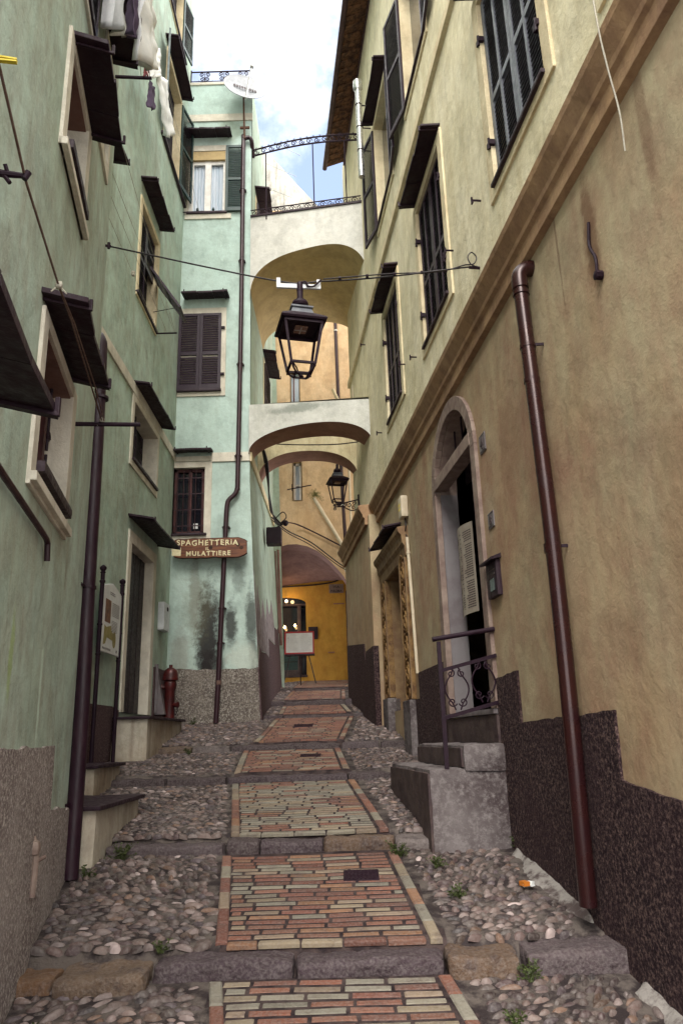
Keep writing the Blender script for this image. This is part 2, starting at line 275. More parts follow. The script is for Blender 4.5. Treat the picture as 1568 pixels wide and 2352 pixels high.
class MB:
    def __init__(s): s.v, s.f, s.tone, s.mi, s.cur, s.m = [], [], [], [], None, 0
    def face(s, idx): s.f.append(idx); s.tone.append(s.cur); s.mi.append(s.m)
    def quad(s, *p):
        b = len(s.v); s.v += [Vector(q) for q in p]; s.face(tuple(range(b, b + len(p))))
    def box(s, fr, a0, a1, d0, d1, z0, z1):
        if a0 > a1: a0, a1 = a1, a0
        if d0 > d1: d0, d1 = d1, d0
        b = len(s.v)
        for a in (a0, a1):
            for d in (d0, d1):
                for z in (z0, z1): s.v.append(fr(a, d, z))
        for q in ((0, 1, 3, 2), (4, 6, 7, 5), (0, 4, 5, 1), (2, 3, 7, 6), (0, 2, 6, 4), (1, 5, 7, 3)): s.face(tuple(b + i for i in q))
    def hexa(s, p8):
        b = len(s.v); s.v += [Vector(p) for p in p8]
        for q in ((0, 1, 2, 3), (7, 6, 5, 4), (0, 4, 5, 1), (1, 5, 6, 2), (2, 6, 7, 3), (3, 7, 4, 0)): s.face(tuple(b + i for i in q))
    def prism(s, fr, pts, d0, d1):
        n = len(pts); b = len(s.v)
        s.v += [fr(a, d0, z) for a, z in pts] + [fr(a, d1, z) for a, z in pts]
        s.face(tuple(b + i for i in range(n))); s.face(tuple(b + n + i for i in reversed(range(n))))
        for i in range(n): j = (i + 1) % n; s.face((b + i, b + n + i, b + n + j, b + j))
    def strip(s, A, B):
        b = len(s.v); n = len(A); s.v += [Vector(p) for p in A] + [Vector(p) for p in B]
        for i in range(n - 1): s.face((b + i, b + i + 1, b + n + i + 1, b + n + i))
    def sweep(s, fr, prof, a0, a1):
        """profile (d,z) extruded along a"""
        n = len(prof); b = len(s.v)
        s.v += [fr(a0, d, z) for d, z in prof] + [fr(a1, d, z) for d, z in prof]
        s.face(tuple(b + i for i in range(n))); s.face(tuple(b + n + i for i in reversed(range(n))))
        for i in range(n): j = (i + 1) % n; s.face((b + i, b + n + i, b + n + j, b + j))
    def tube(s, pts, r, seg=8, closed=False, caps=True):
        pts = [Vector(p) for p in pts]; n = len(pts); b = len(s.v); up = None
        for i, p in enumerate(pts):
            if closed: t = pts[(i + 1) % n] - pts[i - 1]
            else: t = pts[min(i + 1, n - 1)] - pts[max(i - 1, 0)]
            t.normalize()
            if up is None:
                up = Vector((0, 0, 1)) if abs(t.z) < .9 else Vector((1, 0, 0))
            x = t.cross(up)
            if x.length < 1e-4: x = t.cross(Vector((.3, 1, .2)))
            x.normalize(); y = x.cross(t).normalized(); up = y
            rr = r[i] if isinstance(r, (list, tuple)) else r
            for k in range(seg):
                a = 2 * math.pi * k / seg; s.v.append(p + x * (math.cos(a) * rr) + y * (math.sin(a) * rr))
        for i in range(n if closed else n - 1):
            j = (i + 1) % n
            for k in range(seg):
                l = (k + 1) % seg; s.face((b + i * seg + k, b + i * seg + l, b + j * seg + l, b + j * seg + k))
        if caps and not closed:
            s.face(tuple(b + k for k in reversed(range(seg)))); s.face(tuple(b + (n - 1) * seg + k for k in range(seg)))
    def bar(s, p, q, w, h):
        """square bar"""
        p, q = Vector(p), Vector(q); t = (q - p).normalized(); up = Vector((0, 0, 1)) if abs(t.z) < .95 else Vector((0, 1, 0))
        x = t.cross(up).normalized() * w / 2; y = x.cross(t).normalized() * h / 2
        s.hexa([p - x - y, p + x - y, p + x + y, p - x + y, q - x - y, q + x - y, q + x + y, q - x + y])
    def lathe(s, c, prof, seg=20, axis=(0, 0, 1)):
        c = Vector(c); k = Vector(axis).normalized(); x = k.orthogonal().normalized(); y = k.cross(x); b = len(s.v)
        for r_, h in prof:
            for i in range(seg):
                a = 2 * math.pi * i / seg; s.v.append(c + k * h + x * (r_ * math.cos(a)) + y * (r_ * math.sin(a)))
        for j in range(len(prof) - 1):
            for i in range(seg):
                l = (i + 1) % seg; s.face((b + j * seg + i, b + j * seg + l, b + (j + 1) * seg + l, b + (j + 1) * seg + i))
        s.face(tuple(b + i for i in reversed(range(seg)))); s.face(tuple(b + (len(prof) - 1) * seg + i for i in range(seg)))
    def rbox(s, fr, a0, a1, d0, d1, z0, z1, r=.03, res=.06, amp=.01, ns=4.0, amp2=0, seed=0):
        """rounded, weathered stone block"""
        L = (a1 - a0, d1 - d0, z1 - z0); N = [max(2, min(40, round(q / res))) for q in L]; C = ((a0 + a1) / 2, (d0 + d1) / 2, (z0 + z1) / 2)
        idx = {}; off = Vector((seed * 3.1, seed * 1.7, 0))
        def vid(i, j, k):
            key = (i, j, k)
            if key in idx: return idx[key]
            p = [(-.5 + t / n) * l for t, n, l in zip(key, N, L)]
            q = [max(-l / 2 + r, min(l / 2 - r, c)) for c, l in zip(p, L)]
            dv = Vector([a - b_ for a, b_ in zip(p, q)])
            if dv.length > 1e-6: p = [b_ + c * r / dv.length for b_, c in zip(q, dv)]
            nn = dv.normalized() if dv.length > 1e-6 else Vector((0, 0, 0))
            W = fr(*[a + b_ for a, b_ in zip(p, C)])
            h = noise.noise(W * ns + off) * amp + noise.noise(W * ns * 4 + off) * amp * .5 + noise.noise(W * ns * 11 + off) * amp * .22
            W = W + (fr.u * nn.x + fr.n * nn.y + fr.k * nn.z) * h
            if amp2: W.z += noise.noise(Vector((W.x * 1.3, W.y * 1.3, seed * 2.3))) * amp2
            s.v.append(W); idx[key] = len(s.v) - 1; return idx[key]
        nx, ny, nz = N
        for i in range(nx):
            for j in range(ny):
                s.face((vid(i, j, 0), vid(i, j + 1, 0), vid(i + 1, j + 1, 0), vid(i + 1, j, 0)))
                s.face((vid(i, j, nz), vid(i + 1, j, nz), vid(i + 1, j + 1, nz), vid(i, j + 1, nz)))
        for i in range(nx):
            for k in range(nz):
                s.face((vid(i, 0, k), vid(i + 1, 0, k), vid(i + 1, 0, k + 1), vid(i, 0, k + 1)))
                s.face((vid(i, ny, k), vid(i, ny, k + 1), vid(i + 1, ny, k + 1), vid(i + 1, ny, k)))
        for j in range(ny):
            for k in range(nz):
                s.face((vid(0, j, k), vid(0, j, k + 1), vid(0, j + 1, k + 1), vid(0, j + 1, k)))
                s.face((vid(nx, j, k), vid(nx, j + 1, k), vid(nx, j + 1, k + 1), vid(nx, j, k + 1)))
    def build(s, name, mat, parent=None, smooth=False, bevel=0, label=None, base=None, fix=True):
        me = bpy.data.meshes.new(name)
        if parent is not None: o = Vector(parent['_w'])
        elif base is not None: o = Vector(base)
        else:
            mn = [min(v[i] for v in s.v) for i in range(3)]; mx_ = [max(v[i] for v in s.v) for i in range(3)]
            o = Vector(((mn[0] + mx_[0]) / 2, (mn[1] + mx_[1]) / 2, mn[2]))
        me.from_pydata([tuple(v - o) for v in s.v], [], s.f)
        if any(c is not None for c in s.tone):
            at = me.attributes.new('tone', 'FLOAT_COLOR', 'FACE')
            buf = []
            for c in s.tone: buf += [*(c or (1, 1, 1)), 1.0]
            at.data.foreach_set('color', buf)
        if fix:
            bm = bmesh.new(); bm.from_mesh(me); bmesh.ops.recalc_face_normals(bm, faces=bm.faces); bm.to_mesh(me); bm.free()
        mats = mat if isinstance(mat, (list, tuple)) else [mat]
        for m in mats: me.materials.append(M[m] if isinstance(m, str) else m)
        if len(mats) > 1: me.polygons.foreach_set('material_index', s.mi)
        if smooth:
            me.polygons.foreach_set('use_smooth', [True] * len(me.polygons)); me.set_sharp_from_angle(angle=R(38))
        ob = bpy.data.objects.new(name, me); COL.objects.link(ob)
        if parent is not None: ob.parent = parent
        else: ob.location = o
        ob['_w'] = tuple(o)
        if bevel:
            b = ob.modifiers.new('edge', 'BEVEL'); b.width = bevel; b.segments = 2; b.limit_method = 'ANGLE'
        if label: ob['label'] = label
        return ob

def jag(pts, amp=.010, step=.07, seed=0):
    """crumbled outline: subdivide long edges and shift the new points"""
    out_ = []; n = len(pts)
    for i, p in enumerate(pts):
        q = pts[(i + 1) % n]; L_ = math.hypot(q[0] - p[0], q[1] - p[1]); k = max(1, int(L_ / step)); out_.append(p)
        if p[1] < -1.9 and q[1] < -1.9: continue
        for j in range(1, k):
            t = j / k; x, z = p[0] + (q[0] - p[0]) * t, p[1] + (q[1] - p[1]) * t
            out_.append((x + amp * noise.noise(Vector((x * 23, z * 23, seed))), z + amp * 1.6 * noise.noise(Vector((x * 19, z * 19, seed + 5)))))
    return out_
def tag(o, label=None, cat=None, group=None, kind=None):
    if label: o['label'] = label
    if cat: o['category'] = cat
    if group: o['group'] = group
    if kind: o['kind'] = kind
    return o
def thing(name, loc, label, cat, group=None):
    o = bpy.data.objects.new(name, None); COL.objects.link(o); o.location = loc; o['_w'] = tuple(loc); o.empty_display_size = .1
    return tag(o, label, cat, group)
def struct(o): o['kind'] = 'structure'; return o

def gridwall(mb, fr, a0, a1, z0, z1, holes, back=3.0, cell=99):
    A = sorted(set([a0, a1] + [h[0] for h in holes] + [h[1] for h in holes])); Z = sorted(set([z0, z1] + [h[2] for h in holes] + [h[3] for h in holes]))
    for i in range(len(A) - 1):
        for j in range(len(Z) - 1):
            ca, cz = (A[i] + A[i + 1]) / 2, (Z[j] + Z[j + 1]) / 2
            if any(h[0] < ca < h[1] and h[2] < cz < h[3] for h in holes): continue
            mb.quad(fr(A[i], 0, Z[j]), fr(A[i + 1], 0, Z[j]), fr(A[i + 1], 0, Z[j + 1]), fr(A[i], 0, Z[j + 1]))
    if back:
        P = lambda a, d, z: fr(a, d, z)
        mb.quad(P(a0, -back, z0), P(a1, -back, z0), P(a1, -back, z1), P(a0, -back, z1))
        mb.quad(P(a0, 0, z0), P(a0, -back, z0), P(a0, -back, z1), P(a0, 0, z1))
        mb.quad(P(a1, 0, z0), P(a1, -back, z0), P(a1, -back, z1), P(a1, 0, z1))
        mb.quad(P(a0, 0, z1), P(a1, 0, z1), P(a1, -back, z1), P(a0, -back, z1))
        mb.quad(P(a0, 0, z0), P(a1, 0, z0), P(a1, -back, z0), P(a0, -back, z0))

def surround(fr, a0, a1, z0, z1, ml, mr, mt, mbm, depth, proud, mat, parent, name='window', label=None):
    m = MB()
    m.box(fr, a0 - ml, a0, -depth, proud, z0 - mbm, z1 + mt); m.box(fr, a1, a1 + mr, -depth, proud, z0 - mbm, z1 + mt)
    m.box(fr, a0, a1, -depth, proud, z1, z1 + mt); m.box(fr, a0, a1, -depth, proud, z0 - mbm, z0)
    return m.build(name, mat, parent, bevel=.004, label=label)

def leaf(fr, a0, a1, z0, z1, d, parent, mat='shutter', lmat='louvre', vbar=False, rails=(.5,), fw_=.055, t=.035, slat=.045, name='shutter', label=None):
    """louvred shutter leaf: stiles, rails and slats in one mesh"""
    m = MB(); m.m = 0
    m.box(fr, a0, a0 + fw_, d, d + t, z0, z1); m.box(fr, a1 - fw_, a1, d, d + t, z0, z1)
    zs = [z0] + [z0 + (z1 - z0) * q for q in rails] + [z1]
    m.box(fr, a0 + fw_, a1 - fw_, d, d + t, z0, z0 + fw_ * 1.4); m.box(fr, a0 + fw_, a1 - fw_, d, d + t, z1 - fw_, z1)
    for q in zs[1:-1]: m.box(fr, a0 + fw_, a1 - fw_, d, d + t, q - fw_ * .55, q + fw_ * .55)
    if vbar: ac = (a0 + a1) / 2; m.box(fr, ac - .018, ac + .018, d + .004, d + t + .004, z0 + fw_ * 1.4, z1 - fw_)
    m.m = 1; z = z0 + fw_ * 1.5
    while z < z1 - fw_ - .03:
        if not any(abs(z + .02 - q) < fw_ * .8 for q in zs[1:-1]):
            A = [fr(a0 + fw_, d + t * .85, z), fr(a1 - fw_, d + t * .85, z), fr(a1 - fw_, d + t * .85, z + .008), fr(a0 + fw_, d + t * .85, z + .008)]
            B = [fr(a0 + fw_, d + t * .1, z + slat * .8), fr(a1 - fw_, d + t * .1, z + slat * .8), fr(a1 - fw_, d + t * .1, z + slat * .8 + .008), fr(a0 + fw_, d + t * .1, z + slat * .8 + .008)]
            m.hexa(A + B)
        z += slat
    return m.build(name, (mat, lmat), parent, label=label)

def backpanel(fr, a0, a1, z0, z1, d, parent, mat='glass', name='glass'):
    m = MB(); m.box(fr, a0, a1, d - .01, d, z0, z1); return m.build(name, mat, parent)

def canopy(fr, a0, a1, z, out, parent, drop=.03, t=.028, name='canopy', mat='slate', brackets=True, k=0):
    m = MB(); j = lambda: random.uniform(-.012, .012)
    n = 3; w_ = (a1 - a0) / n
    for i in range(n):    # slate pieces with irregular front edges
        x0, x1 = a0 + i * w_, a0 + (i + 1) * w_ - .004; q = out + j(); q2 = out + j(); e = j() * .4
        m.hexa([fr(x0, 0, z + e), fr(x1, 0, z + e), fr(x1, q2, z - drop + e), fr(x0, q, z - drop + e),
                fr(x0, 0, z + t + e), fr(x1, 0, z + t + e), fr(x1, q2, z - drop + t + e), fr(x0, q, z - drop + t + e)])
    if brackets:
        for a in (a0 + .06, a1 - .08):
            m.bar(fr(a, 0, z - .012), fr(a, out + .02, z - drop - .012), .02, .018)
            m.bar(fr(a, out + .015, z - drop - .02), fr(a, out + .015, z - drop + t + .02), .02, .018)
    return m.build(name, mat, parent, bevel=.003)

def sill(fr, a0, a1, z, out, parent, t=.045, mat='slate_edge', d0=-.2):
    m = MB(); m.rbox(fr, a0, a1, d0, out, z - t, z, .01, .12, .004, 6); return m.build('sill', mat, parent)

def grille(fr, a0, a1, z0, z1, d, parent, nv=5, nh=3, bulge=.0, mat='iron'):
    m = MB()
    for i in range(nv):
        a = a0 + (a1 - a0) * (i + .5) / nv; m.tube([fr(a, d, z0), fr(a, d + bulge, (z0 + z1) / 2), fr(a, d, z1)] if bulge else [fr(a, d, z0), fr(a, d, z1)], .009, 6)
    for j in range(nh):
        z = z0 + (z1 - z0) * (j + .5) / nh; m.bar(fr(a0, d + bulge * .6, z), fr(a1, d + bulge * .6, z), .012, .018)
    return m.build('grille', mat, parent)

def spiral(fr, a, z, d, r, turns=1.4, start=0, flip=1, n=18):
    return [fr(a + flip * math.cos(start + 2 * math.pi * turns * i / n) * r * (1 - .8 * i / n), d, z + math.sin(start + 2 * math.pi * turns * i / n) * r * (1 - .8 * i / n)) for i in range(n + 1)]

def text_mb(s, fr, a, z, d, size, mat, parent, name='lettering', th=.004, spacing=1.0, wob=0, bold=0, xs=1.0):
    cu = bpy.data.curves.new('t', 'FONT'); cu.body = s; cu.size = size; cu.align_x = 'CENTER'; cu.extrude = th; cu.offset = bold; cu.space_character = spacing
    ob = bpy.data.objects.new('t', cu); COL.objects.link(ob); dg = bpy.context.evaluated_depsgraph_get(); dg.update()
    me = ob.evaluated_get(dg).to_mesh(); m = MB()
    for v in me.vertices:
        x, y, q = v.co; yy = y + wob * math.sin(x * 23 / size * .2)
        m.v.append(fr(a + x * xs, d + q, z + yy))
    for p in me.polygons: m.face(tuple(p.vertices))
    ob.evaluated_get(dg).to_mesh_clear(); bpy.data.objects.remove(ob)
    return m.build(name, mat, parent)

def lines_text(m, fr, a0, a1, z, h, d=.003):
    """a printed line broken in words"""
    a = a0
    while a < a1 - .005:
        w_ = min(random.uniform(.5, 1.6) * h * 3, a1 - a)
        m.box(fr, a, a + w_, d, d + .001, z, z + h); a += w_ + h * 1.2

def interp(pts, n):
    """smooth curve through points (Catmull-Rom)"""
    P = [Vector(p) for p in pts]; P = [P[0] * 2 - P[1]] + P + [P[-1] * 2 - P[-2]]; out_ = []
    for i in range(1, len(P) - 2):
        for k in range(n):
            t = k / n; a, b, c, d = P[i - 1:i + 3]
            out_.append(.5 * ((2 * b) + (c - a) * t + (2 * a - 5 * b + 4 * c - d) * t * t + (3 * b - a - 3 * c + d) * t ** 3))
    out_.append(P[-2]); return out_

def drainpipe(name, path, r, mat, label, collars, fr_n, parent_base=None, shoe=None):
    """round downpipe with joints and wall brackets"""
    root = thing(name, tuple(path[-1]), label, 'drainpipe')
    m = MB(); m.tube(interp(path, 5) if len(path) > 2 else path, r, 16); m.build('pipe', mat, root, smooth=True)
    for c in collars:
        c = Vector(c); t = Vector((0, 0, 1)); m = MB()
        m.tube([c - t * .012, c + t * .012], r + .007, 16); m.bar(c, c - Vector(fr_n) * (r + .06), .012, .02); m.build('bracket', mat, root)
    return root

# ================================================================ GROUND
STEPS = [(4.60, -1.245, -1.16), (6.38, -.86, -.765), (8.60, -.45, -.375), (10.50, -.143, -.06), (13.25, .325, .385), (14.74, .594, .685), (16.90, .987, 1.04)]
def zg(y):
    if y < 0: return -2.009 - .03 * -y
    if y < 4.60: return -1.25 - .165 * (4.60 - y)
    for i, (sy, z0, z1) in enumerate(STEPS):
        ny, nz = (STEPS[i + 1][0], STEPS[i + 1][1]) if i + 1 < len(STEPS) else (20.2, 1.43)
        if y < ny: return z1 + (nz - z1) * (y - sy) / (ny - sy)
    return 1.43
PATHX = [(1.0, -.45, .95), (4.0, -.68, .61), (4.6, -.79, .51), (4.85, -.80, .50), (6.38, -1.01, .34), (6.63, -.98, .30), (8.6, -1.27, .05), (8.85, -1.28, .0),
         (10.5, -1.40, -.12), (10.75, -1.28, -.06), (13.25, -1.22, .10), (13.5, -1.19, .06), (14.74, -1.22, -.06), (15, -1.23, -.04), (16.9, -1.20, -.05), (17.1, -1.19, 0), (20.4, -1.16, .30)]
def pathx(y):
    if y <= PATHX[0][0]: return PATHX[0][1:]
    for p, q in zip(PATHX, PATHX[1:]):
        if y <= q[0]:
            t = (y - p[0]) / (q[0] - p[0]); return p[1] + (q[1] - p[1]) * t, p[2] + (q[2] - p[2]) * t
    return PATHX[-1][1:]
def wallx_l(y):
    if y < 5.95: return -2.1 - .194 * (y - 5.95) if y > -2 else -.56
    if y < 13: return -2.95 - .009 * y
    return -1.46 - .02 * (y - 13)
def wallx_r(y): return 2.03 - .119 * y if y < 15.3 else 3.0
def und(x, y):   # gentle unevenness of the treads
    return noise.noise(Vector((x * .9, y * .9, 3))) * .022 + noise.noise(Vector((x * 3, y * 3, 8))) * .008

m = MB(); ys = []
y = -14.0
while y < 34: ys.append(y); y += .12 if 0 < y < 20.5 else 1.0
for sy, z0, z1 in STEPS: ys += [sy - .001, sy + .001]
ys.sort(); NX = 90
rows = []
for y in ys:
    xl, xr = (-14, 14) if y < .4 else ((-3.3, 3.2) if y < 20.6 else (-8, 8)); row = []  # unseen ground behind the camera, widened to bounce light into the alley
    for i in range(NX + 1):
        x = xl + (xr - xl) * i / NX; pl, pr = pathx(y); inp = pl + .01 < x < pr - .01; k_ = next((z0_ for sy, z0_, _ in STEPS if sy < y < sy + .17), None)
        row.append(len(m.v)); m.v.append(Vector((x, y, k_ - .01 if k_ is not None else zg(y) + (und(x, y) * .5 + .0045 if inp else und(x, y) - .006 + .008 * noise.noise(Vector((x * 14, y * 14, 1)))))))
    rows.append(row)
for a, b in zip(rows, rows[1:]):
    for i in range(NX):
        c_ = (m.v[a[i]] + m.v[b[i + 1]]) / 2; pl, pr = pathx(c_.y); m.m = 1 if pl < c_.x < pr and c_.y > .5 else 0
        m.face((a[i], a[i + 1], b[i + 1], b[i]))
g = m.build('street', ('mortar', 'joint'), smooth=False, fix=False); struct(g)

# ---- cobbles
PAL = [(.085, .058, .058)] * 5 + [(.13, .095, .085)] * 5 + [(.17, .135, .115)] * 4 + [(.22, .185, .16)] * 3 + [(.20, .135, .09)] * 2 + [(.34, .31, .285)] * 1 + [(.10, .085, .095)] * 3 + [(.48, .45, .42)] * 0
def cobble_patch(name, xf0, xf1, y0, y1, seed, skip=None, size=1.0, ang0=0.0):
    random.seed(seed); m = MB(); y = y0 + .03; near = y0 < 8
    seg, ringn = (9, 4) if near else (7, 3)
    while y < y1 - .02:
        x = xf0(y) - .02 + random.uniform(0, .05)
        while x < xf1(y) - .03:
            L_ = random.uniform(.026, .058) * size; W_ = random.uniform(.016, .028) * size
            if random.random() < .10: L_ *= 1.35; W_ *= 1.35
            px, py = x + L_, y + random.uniform(-.016, .016)
            x += L_ * 1.72
            if not (skip and skip(px, py)):
                yl = min(max(py, y0 + W_), y1 - W_)
                a = ang0 + noise.noise(Vector((px * 1.1, yl * 1.1, seed))) * 1.5 + random.uniform(-.35, .35)
                tl = random.uniform(-.25, .25); tw = random.uniform(-.25, .25); hz = random.uniform(.031, .042) * size
                c = random.choice(PAL); k = random.uniform(.35, 1.65); pat = noise.noise(Vector((px * 1.4, yl * 1.4, 20)))
                if random.random() < .03: c = (.50, .47, .44)
                if random.random() < .10 + max(0, pat) * .35: c = (.25, .22, .20)
                m.cur = (c[0] * k * .50, c[1] * k * .425, c[2] * k * .44)
                z = zg(min(yl, y1 - .03)) + und(px, yl) - .031 + random.uniform(-.006, .006)
                ca, sa = math.cos(a), math.sin(a); b = len(m.v); pw = random.uniform(.75, 1.0); sk = random.uniform(-.25, .25)
                for r_ in range(ringn):
                    ph = (r_ / ringn) * math.pi / 2; rad = math.cos(ph) ** pw; h = math.sin(ph)
                    for i in range(seg):
                        t = 2 * math.pi * i / seg; jr = 1 + .10 * math.sin(2 * t + seed + px * 40) + .06 * math.sin(3 * t + py * 50)
                        u = L_ * rad * math.cos(t) * jr + sk * L_ * h; v_ = W_ * rad * math.sin(t) * jr
                        m.v.append(Vector((px + u * ca - v_ * sa, yl + u * sa + v_ * ca, z + h * hz + u * tl + v_ * tw)))
                m.v.append(Vector((px + sk * L_ * ca, yl + sk * L_ * sa, z + hz)))
                for r_ in range(ringn - 1):
                    for i in range(seg):
                        j = (i + 1) % seg; m.face((b + r_ * seg + i, b + r_ * seg + j, b + (r_ + 1) * seg + j, b + (r_ + 1) * seg + i))
                for i in range(seg): m.face((b + (ringn - 1) * seg + i, b + (ringn - 1) * seg + (i + 1) % seg, b + ringn * seg))
        y += .0405 * size * random.uniform(.9, 1.1)
    o = m.build(name, 'cobble', smooth=True, fix=False); o['kind'] = 'structure'; return o
def skipL(x, y):
    return (5.9 < y < 7.5 and x < -2.0) or (7.95 < y < 9.2 and x < -2.6) or (9.85 < y < 12 and x < -2.62)
def skipR(x, y):
    s_ = y / .993
    return (6.35 < y < 8.15 and x > 2.03 - .119 * y - .66)
bounds = [(-1.0, 4.60)] + [(STEPS[i][0] + .20, STEPS[i + 1][0] + .015) for i in range(6)] + [(17.1, 20.4)]
for i, (a, b) in enumerate(bounds):
    sz = (1.12 if i < 2 else 1.0) if i < 4 else 1.1
    cobble_patch('cobblestone_paving', lambda y: wallx_l(y) + .02, lambda y: pathx(y)[0] - .07, max(a, 2.4), b, 10 + i, skipL, sz)
    edge = (lambda y: wallx_r(y) - .16 - .05 * math.sin(y * 7)) if i < 2 else (lambda y: wallx_r(y) - .03)
    cobble_patch('cobblestone_paving', lambda y: pathx(y)[1] + .07, edge, max(a, 2.4), b, 40 + i, skipR, sz, .5)

# ---- cement fillet at the foot of the right wall
m = MB(); 
for (ya, yb) in ((1.5, 4.48), (4.95, 6.3)):
    rows_ = []; y = ya
    while y <= yb + .001:
        wv = .15 + .05 * math.sin(y * 7) + noise.noise(Vector((y * 5, 0, 0))) * .06 + noise.noise(Vector((y * 17, 3, 0))) * .03 + (.07 * math.exp(-((y - 5.15) / .14) ** 2))
        wv *= min(1, (y - ya) / .12 + .15, (yb - y) / .12 + .15); row = []
        for q in range(9):
            t = q / 8; x = wallx_r(y) + .02 - wv * (1 - t); z = zg(y) - .03 + .085 * t ** .8 + .012 * noise.noise(Vector((x * 14, y * 14, 6))) * (t < .99)
            row.append(len(m.v)); m.v.append(Vector((x, y, z)))
        rows_.append(row); y += .03
    for a, b in zip(rows_, rows_[1:]):
        for q in range(8): m.face((a[q], a[q + 1], b[q + 1], b[q]))
o = m.build('cement_fillet', 'cement', smooth=True, fix=False); struct(o)

# ---- brick path
RED = [(.22, .088, .058), (.24, .105, .07), (.19, .075, .055), (.27, .14, .08), (.23, .11, .078), (.17, .078, .06)]
PALE = [(.27, .245, .19), (.23, .215, .175), (.29, .235, .165), (.25, .23, .185), (.27, .205, .15)]
def brick(m, x0, x1, y0, y1, z, h=.018, c=(1, 0, 0), sk=0):
    m.cur = c; b = len(m.v); r_ = .009; Y0_ = y0; j = lambda: random.uniform(-.006, .006)
    P = [(x0, y0), (x1, y0 + sk), (x1, y1 + sk), (x0, y1)]
    for ins, hh in ((0, -.01), (0, h - .007), (r_, h)):
        for k, (px, py) in enumerate(P):
            sx = 1 if k in (0, 3) else -1; sy = 1 if k in (0, 1) else -1
            X, Y = px + sx * ins + j() * .6, py + sy * ins + j() * .5
            m.v.append(Vector((X, Y + .012 * noise.noise(Vector((X * 1.5, Y0_ * 2, 4))), zg(Y0_) + (zg(min(Y, Y0_ + .06)) - zg(Y0_) if Y - Y0_ < .3 else 0) + und(X, Y) * .5 + z + hh + j() * .15 - .01)))
    for l in (0, 4):
        for k in range(4): n_ = (k + 1) % 4; m.face((b + l + k, b + l + n_, b + l + 4 + n_, b + l + 4 + k))
    m.face((b + 8, b + 9, b + 10, b + 11))
pb = [(1.6, 4.59)] + [(STEPS[i][0] + .20, STEPS[i + 1][0] - .02) for i in range(6)] + [(17.15, 20.3)]
mixp = [.50, .40, .78, .22, .12, .12, .12, .25]
for i, (ya, yb) in enumerate(pb):
    random.seed(90 + i); m = MB(); y = ya; r_ = 0
    while y < yb - .03:
        hh = .057 + random.uniform(-.003, .003); xl, xr = pathx(y + hh / 2); xl += .085; xr -= .085; x = xl + random.uniform(-.02, .0)
        first = True; drift = random.uniform(-.006, .006)
        while x < xr - .04:
            L_ = random.uniform(.225, .275) * (random.uniform(.3, .8) if first else 1); first = False
            x1 = min(x + L_, xr + random.uniform(-.012, .012)); 
            if xr - x1 < .07: x1 = xr
            pp = mixp[i] + .10 * noise.noise(Vector((x * 2, y * 1.5, i)))
            c = random.choice(PALE if random.random() < pp else RED); k = random.uniform(.78, 1.2)
            if x1 - x > .03: brick(m, x, x1 - .011, y, min(y + hh - .002, yb), .0, c=tuple(q * k * .68 for q in c), sk=0)
            x = x1
        y += hh + .0125; r_ += 1
    for side in (0, 1):
        y = ya + random.uniform(0, .05)
        while y < yb - .05:
            L_ = min(random.uniform(.22, .27), yb - y); xa = pathx(y + .01)[side]; xb = pathx(y + L_)[side]
            c = random.choice(PALE if random.random() < .35 else RED); k = random.uniform(.85, 1.25); m.cur = tuple(q * k * .68 for q in c)
            w0, w1 = (0, .07) if side == 0 else (-.07, 0); b = len(m.v)
            for ins, hh in ((0, -.01), (0, .018), (.008, .026)):
                for (X, Y) in ((xa + w0 + ins, y + ins), (xa + w1 - ins, y + ins), (xb + w1 - ins, y + L_ - .012 - ins), (xb + w0 + ins, y + L_ - .012 - ins)):
                    m.v.append(Vector((X, Y, zg(Y) + und(X, Y) * .5 + hh - .012)))
            for l in (0, 4):
                for q in range(4): n_ = (q + 1) % 4; m.face((b + l + q, b + l + n_, b + l + 4 + n_, b + l + 4 + q))
            m.face((b + 8, b + 9, b + 10, b + 11)); y += L_
    o = m.build('brick_path', 'brick', fix=False); struct(o)

# ---- stone steps
SL = (.044, .028, .036); SL2 = (.062, .044, .050); BR = (.090, .054, .034); TAN = (.110, .072, .048); OR = (.120, .062, .030); GR = (.115, .094, .092); DK = (.042, .027, .031)
steps_blocks = [
    [(-2.25, -1.62, OR), (-1.62, -1.12, TAN), (-1.12, -.33, SL), (-.33, .50, SL), (.50, .90, BR), (.92, 1.56, SL2)],
    [(-2.6, -1.95, SL2), (-1.95, -1.0, SL2), (-1.0, -.72, DK), (-.72, -.22, SL), (-.22, .34, BR), (.34, 1.30, GR)],
    [(-3.0, -2.0, DK), (-2.0, -1.33, DK), (-1.33, -.02, SL), (-.02, .55, DK)],
    [(-3.0, -2.1, TAN), (-2.1, -1.58, GR), (-1.58, -.10, DK), (-.10, .42, SL2), (.42, .80, DK)],
    [(-1.62, -1.1, SL), (-1.1, .1, DK), (.1, .5, SL2)],
    [(-1.6, -1.2, SL), (-1.2, -.05, DK), (-.05, .35, SL)],
    [(-1.55, -1.15, SL2), (-1.15, 0, SL2), (0, .3, SL)]]
for i, bl in enumerate(steps_blocks):
    sy, z0, z1 = STEPS[i]; m = MB()
    for j, (a, b, c) in enumerate(bl):
        m.cur = c; random.seed(i * 10 + j); dy = random.uniform(-.02, .02) if i < 4 else 0; dz = random.uniform(-.016, .002)
        if i == 0 and j in (0, 1): dy -= .10; dz -= .03
        if i == 0 and j >= 4: dy -= .05; dz += .015
        m.rbox(WORLD, a + .006, b - .006, sy + dy + .01, sy + .25, z0 - .15, z1 + dz, .030 if i < 4 else .02, .030 if i < 2 else .05, .020 if i < 3 else .012, 6, .025 if i in (0, 1) else .015, seed=i * 7 + j)
    struct(m.build('stone_step', 'kerb', smooth=True))

